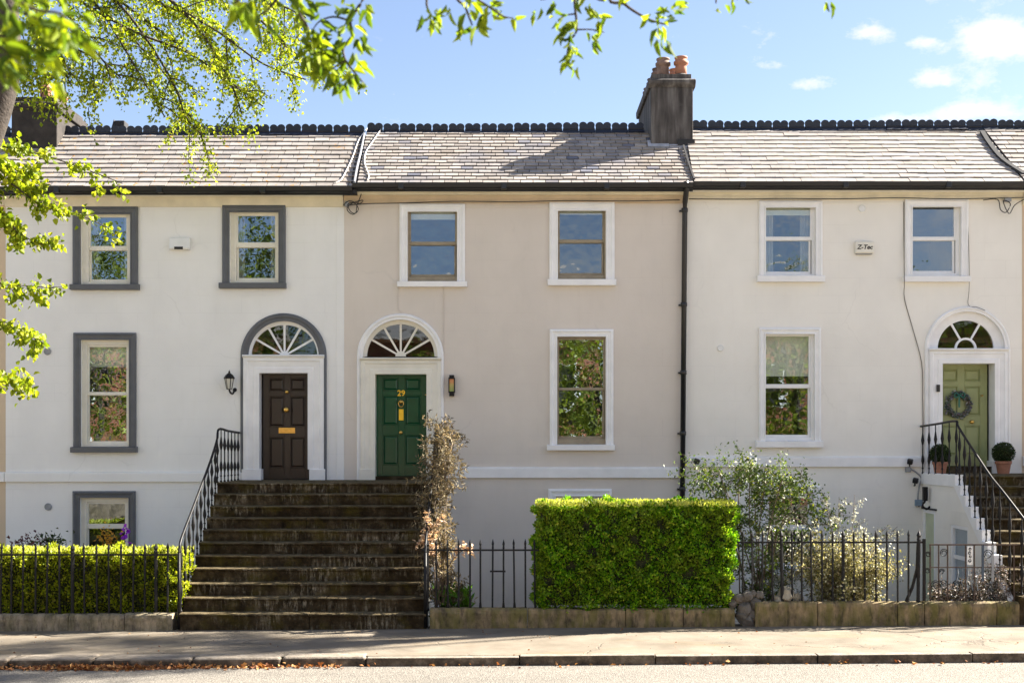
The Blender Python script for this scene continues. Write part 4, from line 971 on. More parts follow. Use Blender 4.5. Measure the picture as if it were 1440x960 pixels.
fence('long run of rusty iron spear railings in front of the cream house shrubs', [1044, 1058, 1072, 1086.5, 1100, 1114, 1127.5, 1141.5, 1156, 1171, 1185.5, 1201, 1216.5, 1232, 1247.5, 1262.5, 1277.5, 1291], 745, 762, 845, posts=(4, 10, 17), seed=3)
# leaning stay, gate post and scrolled gate at right
gt_ = thing('garden_gate', (X(1350, YW), YW+.13, Z(850, YW)), 'low scrolled iron gate with grey panel in front of the basement window', 'gate')
y = YW+.13
MB().tube([(X(1291, y), y, Z(762, y)), (X(1290, y), y+.02, Z(800, y)), (X(1284, y), y+.03, Z(825, y)), (X(1275, y), y+.04, Z(846, y))], .024, 6).build('leaning_stay', M['iron'], gt_)
MB().box(X(1297.5, y), X(1301.5, y), y-.02, y+.02, Z(852, y), Z(757, y)).build('gate_post', M['iron'], gt_, bevel=.004)
MB().box(X(1307, y), X(1450, y), y-.006, y+.006, Z(766.5, y), Z(764.5, y)).build('top_rail', M['rusty_iron'], gt_)
MB().box(X(1307, y), X(1450, y), y-.005, y+.005, Z(798, y), Z(796.5, y)).build('middle_rail', M['rusty_iron'], gt_)
for p in (1308, 1320, 1332.5, 1358, 1370, 1382, 1396, 1426, 1436):
    hv = p in (1382, 1396); mm = M['plastic_grey'] if p == 1396 else (plain('blue_steel', (.05, .075, .11), .4) if p == 1382 else M['rusty_iron'])
    rr = 1.6 if hv else .8
    MB().box(X(p-rr, y), X(p+rr, y), y-.009, y+.009, Z(851 if not hv else 817, y), Z(766, y)).build('gate_bar', mm, gt_)
def scroll(px, py, r, sgn=1, turns=1.6, name='scroll'):
    pts = []
    for i in range(22):
        a = i/21*turns*2*math.pi; rr = r*(1-.6*i/21)/S(y); pts.append((X(px, y)+sgn*rr*math.cos(a), y-.005, Z(py, y)+rr*math.sin(a)))
    MB().tube(pts, .007, 5).build(name, M['iron'], gt_, smooth=True)
for a in ((1327, 777, 6, 1), (1305, 779, 4, -1), (1304, 802, 4, -1), (1324, 803, 4, 1), (1315, 822, 7, 1), (1327, 822, 7, -1), (1389, 779, 7, 1), (1345, 822, 7, 1)): scroll(*a)
for i in range(5):
    p = 1346+i*7
    MB().tube([(X(p, y), y-.005, Z(798, y)), (X(p+1.5, y), y-.005, Z(806, y)), (X(p-1, y), y-.005, Z(817, y)), (X(p+1, y), y-.005, Z(830, y))], .008, 5).build('wavy_bar', plain('steel', (.16, .18, .2), .4), gt_) if i == 0 else MB().tube([(X(p, y), y-.005, Z(798, y)), (X(p+1.5, y), y-.005, Z(806, y)), (X(p-1, y), y-.005, Z(817, y)), (X(p+1, y), y-.005, Z(830, y))], .008, 5).build('wavy_bar', bpy.data.materials['steel'], gt_)
pq = MB().box(X(1359.5, y), X(1367.5, y), y-.018, y-.01, Z(793.5, y), Z(767.5, y)).build('name_plate', M['plastic_white'], gt_, bevel=.004)
for k, (ax, ay, r0) in enumerate(((1363.5, 771.5, 1.9), (1363.0, 777, 2.2), (1364, 782, 1.8), (1363.2, 787.5, 2.3))):
    pts = []
    for i in range(14):
        a = i/13*1.5*2*math.pi+k; rr = r0*(1-.5*i/13)/S(y); pts.append((X(ax, y)+rr*math.cos(a), y-.02, Z(ay, y)+rr*1.1*math.sin(a)))
    MB().tube(pts, .005, 4).build('lettering', M['black_plastic'], pq)

# ------------------------------------------------------------------ fittings on the walls
def lantern_A():
    px, py = 325, 540; t = thing('wall_lantern', (X(px), -.02, Z(556)), 'black carriage lantern on the white wall left of the brown door', 'lantern')
    c = (X(px), -.16, 0); zt = Z(533); 
    MB().lathe([(.10, 0), (.105, .012), (.07, .07), (.03, .10), (.015, .115), (.02, .13), (.006, .15), (.004, .165)], (c[0], c[1], zt), 6).build('hood', M['iron'], t)
    MB().lathe([(.045, 0), (.08, .19)], (c[0], c[1], zt-.19), 6).build('glass', M['lamp_glass'], t)
    fr = MB()
    for i in range(6):
        a = i*math.pi/3; fr.tube([(c[0]+.048*math.cos(a), c[1]+.048*math.sin(a), zt-.19), (c[0]+.084*math.cos(a), c[1]+.084*math.sin(a), zt)], .007, 4)
    fr.lathe([(.05, 0), (.052, .01)], (c[0], c[1], zt-.20), 6); fr.build('cage', M['iron'], t)
    MB().tube(smooth_path([(c[0], c[1], zt-.2), (c[0]+.02, c[1]+.02, zt-.26), (c[0]+.05, -.06, zt-.27), (c[0]+.07, -.02, zt-.18)]), .018, 8).build('bracket', M['iron'], t, smooth=True)
    MB().lathe([(.04, 0), (.036, .02), (.01, .03)], (c[0]+.07, 0, zt-.2), 10, 'y').build('wall_plate', M['iron'], t)
lantern_A()
def lantern_B():
    t = thing('wall_lamp', (X(635.5), -.02, Z(557)), 'black box lamp with amber glass on the beige wall right of the green door', 'lamp'); x0, x1 = X(631), X(640)
    g1 = NT('amber_glass'); sp = g1.n('ShaderNodeSeparateXYZ'); g1.pos(); g1.L.new(g1.geo.outputs['Position'], sp.inputs[0])
    f = g1.math('MULTIPLY', g1.math('SUBTRACT', sp.outputs[2], Z(551)), 1/(Z(532)-Z(551)), True)
    m = g1.out(g1.ramp(f, [(0, (.25, .34, .10)), (.5, (.45, .35, .12)), (.75, (.62, .26, .10)), (1, (.5, .2, .1))]), .2)
    MB().box(x0+.012, x1-.012, -.10, -.02, Z(551), Z(532)).build('glass', m, t, bevel=.01)
    MB().box(x0+.015, x1-.015, -.11, 0, Z(532), Z(527.5)).build('top_cap', M['iron'], t, bevel=.006)
    MB().box(x0+.015, x1-.015, -.11, 0, Z(557), Z(551)).build('bottom_cap', M['iron'], t, bevel=.006)
    fr = MB(); fr.ring((x0, x1, Z(552), Z(531)), (x0+.016, x1-.016, Z(550.5), Z(533)), -.11, -.002); fr.build('frame', M['iron'], t, bevel=.004)
lantern_B()
al = thing('alarm_box', (X(253.5), 0, Z(352)), 'plain white alarm box with a dark slot on the white house', 'alarm box')
MB().prism_x([(0, Z(352)), (0, Z(334)), (-.07, Z(335)), (-.1, Z(350)), (-.08, Z(352))], X(239.5), X(268)).build('case', M['plastic_white'], al, bevel=.012)
MB().box(X(247), X(259), -.105, -.02, Z(351.5), Z(348)).build('slot', M['dark_hole'], al)
al = thing('alarm_box', (X(1214), 0, Z(357)), 'cream alarm box lettered Z-Tec on the cream house', 'alarm box')
MB().box(X(1201), X(1227.5), -.09, 0, Z(357), Z(340)).build('case', M['ivory_trim'], al, bevel=.025, seg=3)
MB().box(X(1203), X(1225.5), -.07, 0, Z(358.2), Z(355)).build('base_lip', M['plastic_grey'], al, bevel=.01)
text('Z-Tec', .115, (X(1214.2), -.0925, Z(348.7)), M['dark_hole'], al, shear=.25, ext=.001, bold=.003)
def camera_box(px, py, label, d=1):
    t = thing('security_light', (X(px), -.1, Z(py)), label, 'light')
    MB().box(X(px)-.05, X(px)+.05, -.17, -.09, Z(py)-.045, Z(py)+.05).build('head', M['black_plastic'], t, bevel=.015).rotation_euler = (.4, .2, .5*d)
    MB().tube([(X(px), -.1, Z(py)-.03), (X(px)-.02*d, -.05, Z(py)-.09), (X(px)-.02*d, 0, Z(py)-.10)], .015, 6).build('arm', M['black_plastic'], t)
camera_box(977, 648, 'small black flood light on the white band beside the downpipe')
camera_box(1276.5, 648.5, 'small black flood light at the end of the white band near the right steps', -1)
camera_box(1284, 675, 'small dark lamp fixed below the white band beside the right steps', -1)
jb = thing('junction_box', (X(1276), 0, Z(664)), 'small grey junction box just under the white band near the right steps', 'junction box')
MB().box(X(1272.5), X(1280), -.06, 0, Z(663.5), Z(656.5)).build('case', M['plastic_grey'], jb, bevel=.008)
MB().tube(smooth_path([(X(1280), -.04, Z(659)), (X(1288), -.03, Z(664)), (X(1295), -.03, Z(672)), (X(1292), -.03, Z(683)), (X(1290), -.03, Z(700)), (X(1291), -.03, Z(712))]), .014, 6).build('conduit', M['plastic_grey'], jb)
MB().box(X(1286), X(1296), -.06, 0, Z(711), Z(702)).build('isolator', plain('blue_grey', (.2, .28, .36), .5), jb, bevel=.01)
wl2 = thing('wall_lantern', (XC-.1, -.6, 1.8), 'black lantern on the side of the right-hand steps above the basement door', 'lantern')
yy_ = -.45; zz = Z(704, yy_)
MB().box(XC-.13, XC-.05, yy_-.05, yy_+.05, zz, zz+.26).build('cage', M['iron'], wl2, bevel=.01)
MB().tube(smooth_path([(XC-.09, yy_, zz), (XC-.14, yy_-.02, zz-.09), (XC-.06, yy_, zz-.15), (XC, yy_, zz-.1)]), .02, 6).build('bracket', M['iron'], wl2)

# cables on the facade
def cable(label, pts, r, m, y=-.03, group=None):
    o = MB().tube(smooth_path([(X(a, y), y-(c[0] if c else 0), Z(b, y)) for a, b, *c in pts], 4), r, 5).build('cable', m, smooth=True); return props(o, label, 'cable', group)
cb = M['cable_black']
cable('thin dark cable clipped under the cornice of the beige house', [(484, 289), (520, 288, .1), (560, 287, .08), (640, 284.5, .08), (720, 285, .08), (800, 283.5, .08), (880, 284, .08), (955, 282.5, .08)], .009, cb)
cable('thin dark cable clipped under the cornice of the cream house', [(968, 281, .08), (1040, 281.5, .08), (1100, 280.5, .08), (1180, 281, .08), (1260, 279.5, .08), (1330, 281, .08), (1395, 280, .08), (1437, 279, .08)], .009, cb)
cable('tangled loops of black cable beside the cornice junction of the white and beige houses', [(484, 290, .1), (492, 284, .1), (506, 288, .1), (511, 283, .1), (495, 288, .1), (489, 296, .1), (497, 303, .1), (505, 296, .1), (499, 287, .1), (490, 289, .1), (494, 299, .1), (501, 301, .1), (503, 290, .1), (509, 275, .12), (511, 266, .2)], .009, cb)
cable('hanging loops of black cable under the cornice at the right edge', [(1380, 283, .1), (1400, 282, .1), (1404, 296, .1), (1412, 300, .1), (1418, 288, .1), (1408, 284, .1), (1416, 302, .1), (1424, 290, .1), (1437, 282, .1)], .009, cb)
jx = thing('junction_box', (X(490), -.1, Z(292)), 'little black cable box under the cornice between the white and beige houses', 'junction box'); MB().box(X(486), X(491), -.13, -.02, Z(292), Z(285)).build('case', M['plastic_grey'], jx, bevel=.01)
jx = thing('junction_box', (X(1415), -.1, Z(292)), 'little grey cable box under the cornice at the right edge', 'junction box'); MB().box(X(1410), X(1419), -.13, -.02, Z(285), Z(280)).build('case', M['plastic_grey'], jx, bevel=.01)
cg = M['cable_grey']
cable('brown cable running down the cream wall from the window sill to the arched door', [(1271, 284), (1271, 330), (1269.5, 395, .1), (1272, 420), (1283, 460), (1296, 510), (1297.5, 560), (1298, 600), (1297, 650)], .008, cg, -.015)
cable('short thin cable dropping onto the white arch of the cream house', [(1361, 284), (1361.5, 395, .06), (1361.5, 428), (1372, 432, .05), (1384, 437, .05)], .006, cg, -.015)
cable('thin beige cable down the wall right of the green door', [(624, 404, .0), (624, 440), (623.5, 500), (624, 540)], .006, M['beige_render'], -.012)
cable('short thin cable between the left sill and arch of the beige house', [(560, 404), (559.5, 434), (566, 438)], .005, M['beige_render'], -.012)
def rcable(label, pts, ze, zr):
    o = MB().tube(smooth_path([slope_pt(a, b, ze, zr, .05) for a, b in pts], 4), .011, 5).build('roof_cable', M['cable_white'], smooth=True); props(o, label, 'cable', None)
rcable('white cable snaking down the slates of the white house beside the verge', [(517, 184), (505, 200), (497, 222), (489, 240), (480, 256), (471, 261)], zeA, zrA)
rcable('white cable curving down the slates of the beige house beside the verge', [(537, 184), (526, 200), (515, 217), (513, 233), (519, 250), (517, 257)], zeB, zrB)

# ------------------------------------------------------------------ planting
random.seed(5)
def hedge(name, label, x0, x1, y0, y1, z0, z1, n, size, m, taper=0, top_bias=1.0, round_=.12):
    t = thing(name, ((x0+x1)/2, (y0+y1)/2, z0), label, 'hedge')
    cx, cy, cz = (x0+x1)/2, (y0+y1)/2, (z0+z1)/2; hx, hy, hz = (x1-x0)/2, (y1-y0)/2, (z1-z0)/2
    bm = bmesh.new(); bmesh.ops.create_cube(bm, size=2); bmesh.ops.subdivide_edges(bm, edges=bm.edges, cuts=14, use_grid_fill=True)
    me = bpy.data.meshes.new('inner_twigs')
    for v in bm.verts:
        k = 1-.0*v.co.z; v.co = Vector((v.co.x*(hx-.09), v.co.y*(hy-.09), v.co.z*(hz-.08)))+rv(.012)
        v.co.x += taper*(v.co.z/hz)*(1 if v.co.x > 0 else 0)*.5
    bm.to_mesh(me); bm.free(); me.materials.append(M['hedge_core']); link('inner_twigs', me, t, (cx, cy, cz))
    ar = np.array([4*hx*hz*1.6, 4*hx*hz*.25, 4*hx*hy*1.6*top_bias, 4*hy*hz*1.2, 4*hy*hz*1.2]); fc = rng.choice(5, n, p=ar/ar.sum())
    u = rng.uniform(-1, 1, n); v = rng.uniform(-1, 1, n); P = np.zeros((n, 3)); Nn = np.zeros((n, 3))
    def put(k, px, py, pz, nn): 
        s_ = fc == k; P[s_] = np.stack([px[s_], py[s_], pz[s_]], 1); Nn[s_] = nn
    o1 = np.ones(n)
    put(0, u*hx, -hy*o1, v*hz, (0, -1, 0)); put(1, u*hx, hy*o1, v*hz, (0, 1, 0)); put(2, u*hx, v*hy, hz*o1, (0, 0, 1)); put(3, -hx*o1, u*hy, v*hz, (-1, 0, 0)); put(4, hx*o1, u*hy, v*hz, (1, 0, 0))
    # rounded edges
    for a, b, ha, hb in ((0, 1, hx, hy), (0, 2, hx, hz), (1, 2, hy, hz)):
        da = np.abs(P[:, a])-(ha-round_); db = np.abs(P[:, b])-(hb-round_); s_ = (da > 0) & (db > 0)
        if b == 2: s_ &= P[:, 2] > 0
        r_ = np.sqrt(da**2+db**2)+1e-9; k = np.where(s_ & (r_ > round_), round_/r_, 1)
        P[:, a] = np.where(s_, np.sign(P[:, a])*(ha-round_+da*k), P[:, a]); P[:, b] = np.where(s_, np.sign(P[:, b])*(hb-round_+db*k), P[:, b])
    # lumps and hollows of the clipped surface
    ph = rng.uniform(0, 6.28, 8); lump = sum(np.sin(P[:, 0]*f1+P[:, 2]*f2+P[:, 1]*3+ph[i])*.026 for i, (f1, f2) in enumerate(((3, 4), (7, -5), (11, 8), (-6, 13), (17, 3), (5, 19), (23, 21), (-19, 27))))
    depth = lump-np.abs(rng.normal(0, .06, n)); P += Nn*depth[:, None]
    P[:, 0] += np.where(P[:, 0] > 0, taper*.5*P[:, 2]/hz, 0)
    P += rng.normal(0, .012, (n, 3)); D = Nn*.7+rng.normal(0, .6, (n, 3))+[0, 0, .35]; L = size*rng.uniform(.45, 1.45, n)
    f = leaves('foliage', P+[cx, cy, cz], D, L, m, t, wid=.62, fold=.12)
    # shoots escaping the clipped top, sunlight put into their pale colour
    k = int(n*.08); P2 = np.stack([rng.uniform(-hx, hx, k), rng.uniform(-hy, hy, k), hz+rng.uniform(-.02, .045, k)], 1); D2 = rng.normal(0, .5, (k, 3))+[0, 0, .9]
    leaves('sunlit_shoots', P2+[cx, cy, cz], D2, size*rng.uniform(.7, 1.4, k), M['leaf_shoot_sunlit'], t, wid=.5)
    return t
yf_ = YW+.06
hedge('clipped_hedge', 'tall boxy bright green clipped hedge in front of the beige house', X(754, yf_), X(1036, yf_), yf_, yf_+1.0, Z(858, yf_), Z(711, yf_), 62000, .047, M['leaf_hedge'], taper=.14, round_=.2)
hedge('clipped_hedge', 'long low clipped hedge behind the left iron railings', -10.2, X(262, -4.0), -4.12, -3.45, .1, Z(776, -4.0), 46000, .043, M['leaf_hedge_yellow'], top_bias=1.2)

def shrub(name, label, cat, base, stems, leafm, per, size, jit, stemm='dry_stem', r=.012, twlen=.35, ntw=7, level=1, droop=.3, every=.06, wid=.5, flowers=None, droopl=.5):
    t = thing(name, base, label, cat); mb = MB(); sp = []
    for s_ in stems: spray(mb, s_, r, sp, twlen, ntw, level, droop, every=every)
    mb.build('stems', M[stemm], t, smooth=True); P, D, L = leaf_spots(sp, per, size, jit, droopl); leaves('foliage', P, D, L, M[leafm], t, wid=wid)
    return t, sp
def pp(px, py, y): return (X(px, y), y, Z(py, y))
# dry climber on the stair railing
st = []
for k in range(9):
    b = pp(622+random.uniform(-6, 14), 852, -4.0+random.uniform(-.1, .2)); y1_ = -3.2+random.uniform(-.4, .4)
    st.append([b, pp(622+random.uniform(-8, 8), 780, -3.8), pp(618+random.uniform(-10, 10), 710, y1_), pp(622+random.uniform(-14, 14), 650, -2.9+random.uniform(-.4, .3)), pp(620+random.uniform(-20, 26), 592+random.uniform(-6, 26), -2.6+random.uniform(-.3, .3))])
t_, sp_ = shrub('dry_climber', 'tall dry brown climber clinging to the railing right of the wide steps', 'climbing plant', pp(625, 852, -3.9), st, 'leaf_dry', 3, .085, .015, r=.011, twlen=.30, ntw=16, level=1, droop=.05, every=.05, wid=.26, droopl=.1)
sp = []; mb = MB()
for a in ([pp(615, 852, -4.0), pp(618, 800, -4.0), pp(603, 765, -4.1), pp(588, 757, -4.1)], [pp(612, 852, -4.0), pp(610, 790, -4.05), pp(598, 745, -4.0), pp(600, 725, -4.0)], [pp(625, 852, -4.0), pp(630, 800, -4.0), pp(648, 775, -4.05), pp(665, 768, -4.05)], [pp(618, 852, -4), pp(612, 780, -4.0), pp(608, 745, -4.0), pp(610, 735, -4)]):
    spray(mb, a, .012, sp, .22, 4, 0, .1, every=.04)
pts = [s for s in sp if s[0].z > Z(785, -4)]
P, D, L = leaf_spots(pts, 3, .085, .02, .2); mb.build('front_stems', M['dry_stem'], t_, smooth=True); leaves('sunlit_dry_leaves', P, D, L, M['leaf_dry_sunlit'], t_, wid=.4, n6=True)
# low green plant behind the short railing
t = thing('leafy_plant', pp(637, 870, -3.9), 'clump of fresh green leaves behind the short railing at the foot of the climber', 'plant')
n = 420; P = np.stack([rng.uniform(X(612, -3.9), X(662, -3.9), n), rng.uniform(-4.05, -3.6, n), rng.uniform(-.3, .50, n)], 1); leaves('foliage', P, rng.normal(0, .5, (n, 3))+[0, -.2, .9], .16*rng.uniform(.5, 1.2, n), M['leaf_green'], t, wid=.35, n6=True)
# rose bush
st = []
for tgt in ((985, 668), (1010, 662), (1040, 655), (1055, 650), (1080, 660), (1100, 675), (1120, 690), (1140, 700), (1148, 730), (1090, 690), (1060, 690), (1020, 685)):
    y1_ = -3.3+random.uniform(-.5, .3); b = pp(1062+random.uniform(-22, 22), 862, -3.4+random.uniform(-.2, .2)); m_ = ((tgt[0]+1062)/2+random.uniform(-10, 10), 745+random.uniform(-15, 15))
    st.append([b, pp(m_[0], m_[1], (y1_-3.4)/2), pp(tgt[0]*.85+m_[0]*.15, tgt[1]+8, y1_), pp(tgt[0], tgt[1], y1_)])
shrub('rose_bush', 'rambling green rose bush with arching stems right of the tall hedge', 'bush', pp(1062, 862, -3.4), st, 'leaf_rose', 3, .058, .05, r=.012, twlen=.42, ntw=11, level=1, droop=.4, every=.05, wid=.6)
t = bpy.data.objects['rose_bush']; n = 260; k = rng.integers(0, 7, n); bc = np.array([pp(a, b, -3.4) for a, b in ((1052, 655), (1060, 672), (1086, 742), (1108, 735), (1075, 752), (1120, 760), (1098, 690))])
P = bc[k]+rng.normal(0, 1, (n, 3))*[.11, .1, .09]; leaves('blossom', P, rng.normal(0, 1, (n, 3)), .05*rng.uniform(.5, 1.2, n), leaf_mat('petal_white', [(0, (.6, .6, .5)), (1, (.85, .84, .78))], .3, tsat=(1, 1, .9)), t, wid=.9)
st = []
for k in range(11):
    p = random.uniform(1120, 1262); y1_ = -3.7+random.uniform(-.4, .3); b = pp(1190+random.uniform(-45, 45), 856, -3.7); st.append([b, pp((p+1190)/2, 815, y1_), pp(p, 790+random.uniform(-25, 12), y1_)])
shrub('variegated_shrub', 'yellow variegated shrub filling the right-hand railings', 'bush', pp(1190, 856, -3.7), st, 'leaf_variegated', 4, .05, .045, r=.011, twlen=.36, ntw=15, level=1, droop=.2, every=.045, wid=.6)
st = []
for tgt in ((1160, 700), (1180, 698), (1202, 695), (1208, 730), (1175, 722), (1245, 742), (1262, 740), (1150, 760), (1225, 760), (1130, 790)):
    y1_ = -3.5+random.uniform(-.3, .2); st.append([pp(1185+random.uniform(-40, 40), 860, -3.5), pp((tgt[0]+1185)/2, 780, y1_), pp(tgt[0], tgt[1], y1_)])
shrub('silver_shrub', 'wispy silver leaved shrub standing above the variegated shrub', 'bush', pp(1185, 860, -3.5), st, 'leaf_silver', 4, .042, .03, r=.008, twlen=.26, ntw=11, level=0, droop=-.1, every=.03, wid=.5)
st = []
for k in range(9):
    p = random.uniform(1060, 1145); st.append([pp(1095+random.uniform(-30, 30), 860, -3.2), pp(p, 820, -3.2), pp(p+random.uniform(-12, 12), 775, -3.2+random.uniform(-.3, .3))])
shrub('grey_shrub', 'thin grey twiggy shrub low behind the railings under the rose', 'bush', pp(1095, 860, -3.2), st, 'leaf_silver', 2, .04, .04, r=.007, twlen=.32, ntw=11, level=1, droop=.1, every=.08, wid=.5)
t = thing('heather_bed', pp(1370, 860, -3.9), 'dark twiggy heather and low plants behind the scrolled gate', 'plants')
mb = MB(); sp = []
for k in range(80):
    p = random.uniform(1305, 1455); h = (840-42*max(0, min(1, (p-1330)/60))*random.random()-random.uniform(0, 20)); y1_ = -3.9+random.uniform(-.3, .4)
    spray(mb, [pp(p, 868, y1_), pp(p+random.uniform(-4, 4), (868+h)/2, y1_), pp(p+random.uniform(-8, 8), h, y1_)], .006, sp, .16, 5, 0, 0, every=.03)
mb.build('stems', M['dry_stem'], t); P, D, L = leaf_spots(sp, 4, .042, .03, .3); leaves('foliage', P, D, L, M['leaf_heather'], t)
# small plants over the left hedge
t = thing('flower_pot_plant', pp(151, 775, -2.2), 'orange leaved plant behind the left hedge in front of the basement window', 'plant')
n = 110; P = np.array(pp(152, 757, -2.2))+rng.normal(0, 1, (n, 3))*[.09, .08, .10]; leaves('foliage', P, rng.normal(0, 1, (n, 3)), .07*rng.uniform(.6, 1.2, n), leaf_mat('leaf_orange', [(0, (.45, .22, .03)), (1, (.75, .42, .06))], .4), t)
t = thing('purple_flower', pp(176, 775, -2.2), 'single purple bloom behind the left hedge beside the basement window', 'flower')
n = 26; P = np.array(pp(176, 753, -2.2))+rng.normal(0, 1, (n, 3))*[.03, .03, .085]; leaves('petals', P, rng.normal(0, 1, (n, 3)), .09*rng.uniform(.6, 1.2, n), leaf_mat('leaf_violet', [(0, (.28, .02, .55)), (1, (.45, .06, .75))], .4, tsat=(1, 1, 1)), t, wid=.8)
t = thing('purple_shrub', pp(42, 775, -2.6), 'dark red leaved shrub showing above the left hedge', 'bush')
n = 160; P = np.array(pp(42, 764, -2.6))+rng.normal(0, 1, (n, 3))*[.16, .1, .07]; leaves('foliage', P, rng.normal(0, 1, (n, 3)), .07*rng.uniform(.6, 1.2, n), M['leaf_purple'], t)
t = thing('dark_shrub', pp(72, 775, -2.6), 'small dark green shrub showing above the left hedge', 'bush')
n = 160; P = np.array(pp(72, 762, -2.6))+rng.normal(0, 1, (n, 3))*[.12, .1, .08]; leaves('foliage', P, rng.normal(0, 1, (n, 3)), .08*rng.uniform(.6, 1.2, n), M['leaf_box'], t)
# topiary balls in clay pots on the right-hand steps
def pot(px, pyt, pyb, y, w_, label, ball=None, m='terracotta', grp='clay pots on the right-hand steps'):
    zb, zt = Z(pyb, y), Z(pyt, y); h = zt-zb; r = w_/2/S(y); x = X(px, y); t = thing('potted_plant' if ball else 'clay_pot', (x, y, zb), label, 'potted plant' if ball else 'pot', grp)
    MB().lathe([(r*.68, 0), (r*.92, h*.78), (r*1.02, h*.8), (r*1.04, h), (r*.9, h), (r*.86, h*.86), (.001, h*.86)], (x, y, zb), 20).build('pot', M[m], t, smooth=False, bevel=.003, seg=1)
    if ball:
        br = ball/S(y); c = np.array((x, y, zt+br*.75)); n = 2600; u = rng.normal(size=(n, 3)); u /= np.linalg.norm(u, axis=1, keepdims=True)
        MB().lathe([(.001, -br*.85), (br*.6, -br*.62), (br*.86, 0), (br*.6, br*.62), (.001, br*.85)], tuple(c), 12).build('inner_twigs', M['hedge_core'], t, smooth=True)
        leaves('foliage', c+u*br*rng.uniform(.82, 1.0, (n, 1)), u*.8+rng.normal(0, .5, (n, 3)), .028*rng.uniform(.7, 1.2, n), M['leaf_box'], t, wid=.6)
    return t
pot(1322, 649, 667, -.45, 21, 'clipped box ball in a clay pot behind the railing left of the olive door', 14)
pot(1411, 648, 668, -.35, 22, 'clipped box ball in a clay pot right of the olive door', 15)
pot(1399.5, 709, 732, -2.2, 15, 'small empty orange clay pot standing on the right-hand steps')
# wreath on the olive door
yw_ = yd-.05; t = thing('door_wreath', pp(1348, 588, yw_), 'round wreath of silvery leaves with a green ribbon on the olive door', 'wreath')
c = Vector(pp(1348, 569, yw_)); n = 900; a = rng.uniform(0, 6.283, n); R0 = 15/S(0)
P = np.stack([c.x+R0*np.cos(a), np.full(n, c.y), c.z+R0*np.sin(a)], 1)+rng.normal(0, .024, (n, 3)); D = np.stack([np.cos(a+1.2), -.5+0*a, np.sin(a+1.2)], 1)+rng.normal(0, .6, (n, 3))
MB().tube([(c.x+R0*math.cos(q), c.y, c.z+R0*math.sin(q)) for q in [i*6.2832/24 for i in range(25)]], .022, 6).build('ring', M['dry_stem'], t)
leaves('foliage', P, D, .05*rng.uniform(.6, 1.3, n), M['leaf_wreath'], t)
rbm = plain('ribbon_green', (.01, .12, .08), .4)
rb = MB(); rb.box(c.x-.02, c.x+.012, c.y-.05, c.y-.045, c.z-.05, c.z+.2); rb.tube(smooth_path([(c.x, c.y-.05, c.z+.18), (c.x-.09, c.y-.06, c.z+.22), (c.x-.08, c.y-.06, c.z+.13), (c.x, c.y-.05, c.z+.18), (c.x+.09, c.y-.06, c.z+.22), (c.x+.08, c.y-.06, c.z+.13), (c.x, c.y-.05, c.z+.18)]), .014, 5); rb.build('ribbon', rbm, t)
# rubble and rocks at the broken end of the wall
random.seed(9)
def rock(px, py, y, s, label, m='rubble', grp='loose rocks on the broken wall'):
    bm = bmesh.new(); bmesh.ops.create_icosphere(bm, subdivisions=2, radius=1); 
    for v in bm.verts: v.co = Vector((v.co.x*s[0], v.co.y*s[1], v.co.z*s[2]))*(1+random.uniform(-.2, .2))
    me = bpy.data.meshes.new('rock'); bm.to_mesh(me); bm.free(); me.materials.append(M[m]); o = link('rock', me, None, (X(px, y), y, Z(py, y)), (random.random()*.5, random.random()*.5, random.random()*3)); return props(o, label, 'rock', grp)
M['pale_stone'] = plain('pale_stone', (.36, .31, .22), .9, .3, 7, bump=.6, dist=.02)
rock(1104, 836, -4.12, (.16, .12, .15), 'large pale rock standing behind the railings at the broken wall', 'pale_stone')
rock(1097, 844, -4.15, (.13, .1, .08), 'flat pale rock lying at the foot of the large pale rock', 'pale_stone')
rock(1120, 842, -4.1, (.1, .09, .1), 'small pale rock right of the large pale rock', 'pale_stone')
rl = ['ragged grey stone at the end of the hedge wall', 'dark stone on top of the broken wall gap', 'pale upright stone in the broken wall gap', 'squat stone at the foot of the broken wall gap', 'grey stone next to the mossy wall end', 'loose stone lying over the broken wall gap', 'stone tucked under the hedge at the broken wall', 'small stone beside the first bar of the long railings', 'dark lump of stone closing the middle of the broken wall gap', 'pale chip of stone at the right side of the broken wall gap']
for (a, b, s_), l in zip(((1038, 842, .11), (1050, 838, .12), (1043, 866, .14), (1052, 874, .16), (1062, 848, .12), (1058, 834, .07), (1030, 848, .1), (1068, 836, .08), (1047, 856, .16), (1057, 864, .12)), rl): rock(a, b, YW+.12, (s_*.8, s_*.7, s_*.8), l)
mb = MB()
for k in range(90):
    p = random.choice((random.uniform(1030, 1075), random.uniform(1060, 1290))); y = YW+.2+random.uniform(.0, .3); z = Z(850, y)-.03; s_ = random.uniform(.012, .04); x = X(p, y)
    b = len(mb.v); mb.v += [(x-s_, y, z), (x+s_, y-.01, z+random.uniform(0, .01)), (x, y+s_, z), (x+random.uniform(-.01, .01), y, z+s_*1.3)]; mb.f += [(b, b+1, b+3), (b+1, b+2, b+3), (b+2, b, b+3), (b, b+2, b+1)]
props(mb.build('loose_rubble', M['rubble']), 'crumbs of broken masonry along the wall tops', 'rubble', kind='stuff')
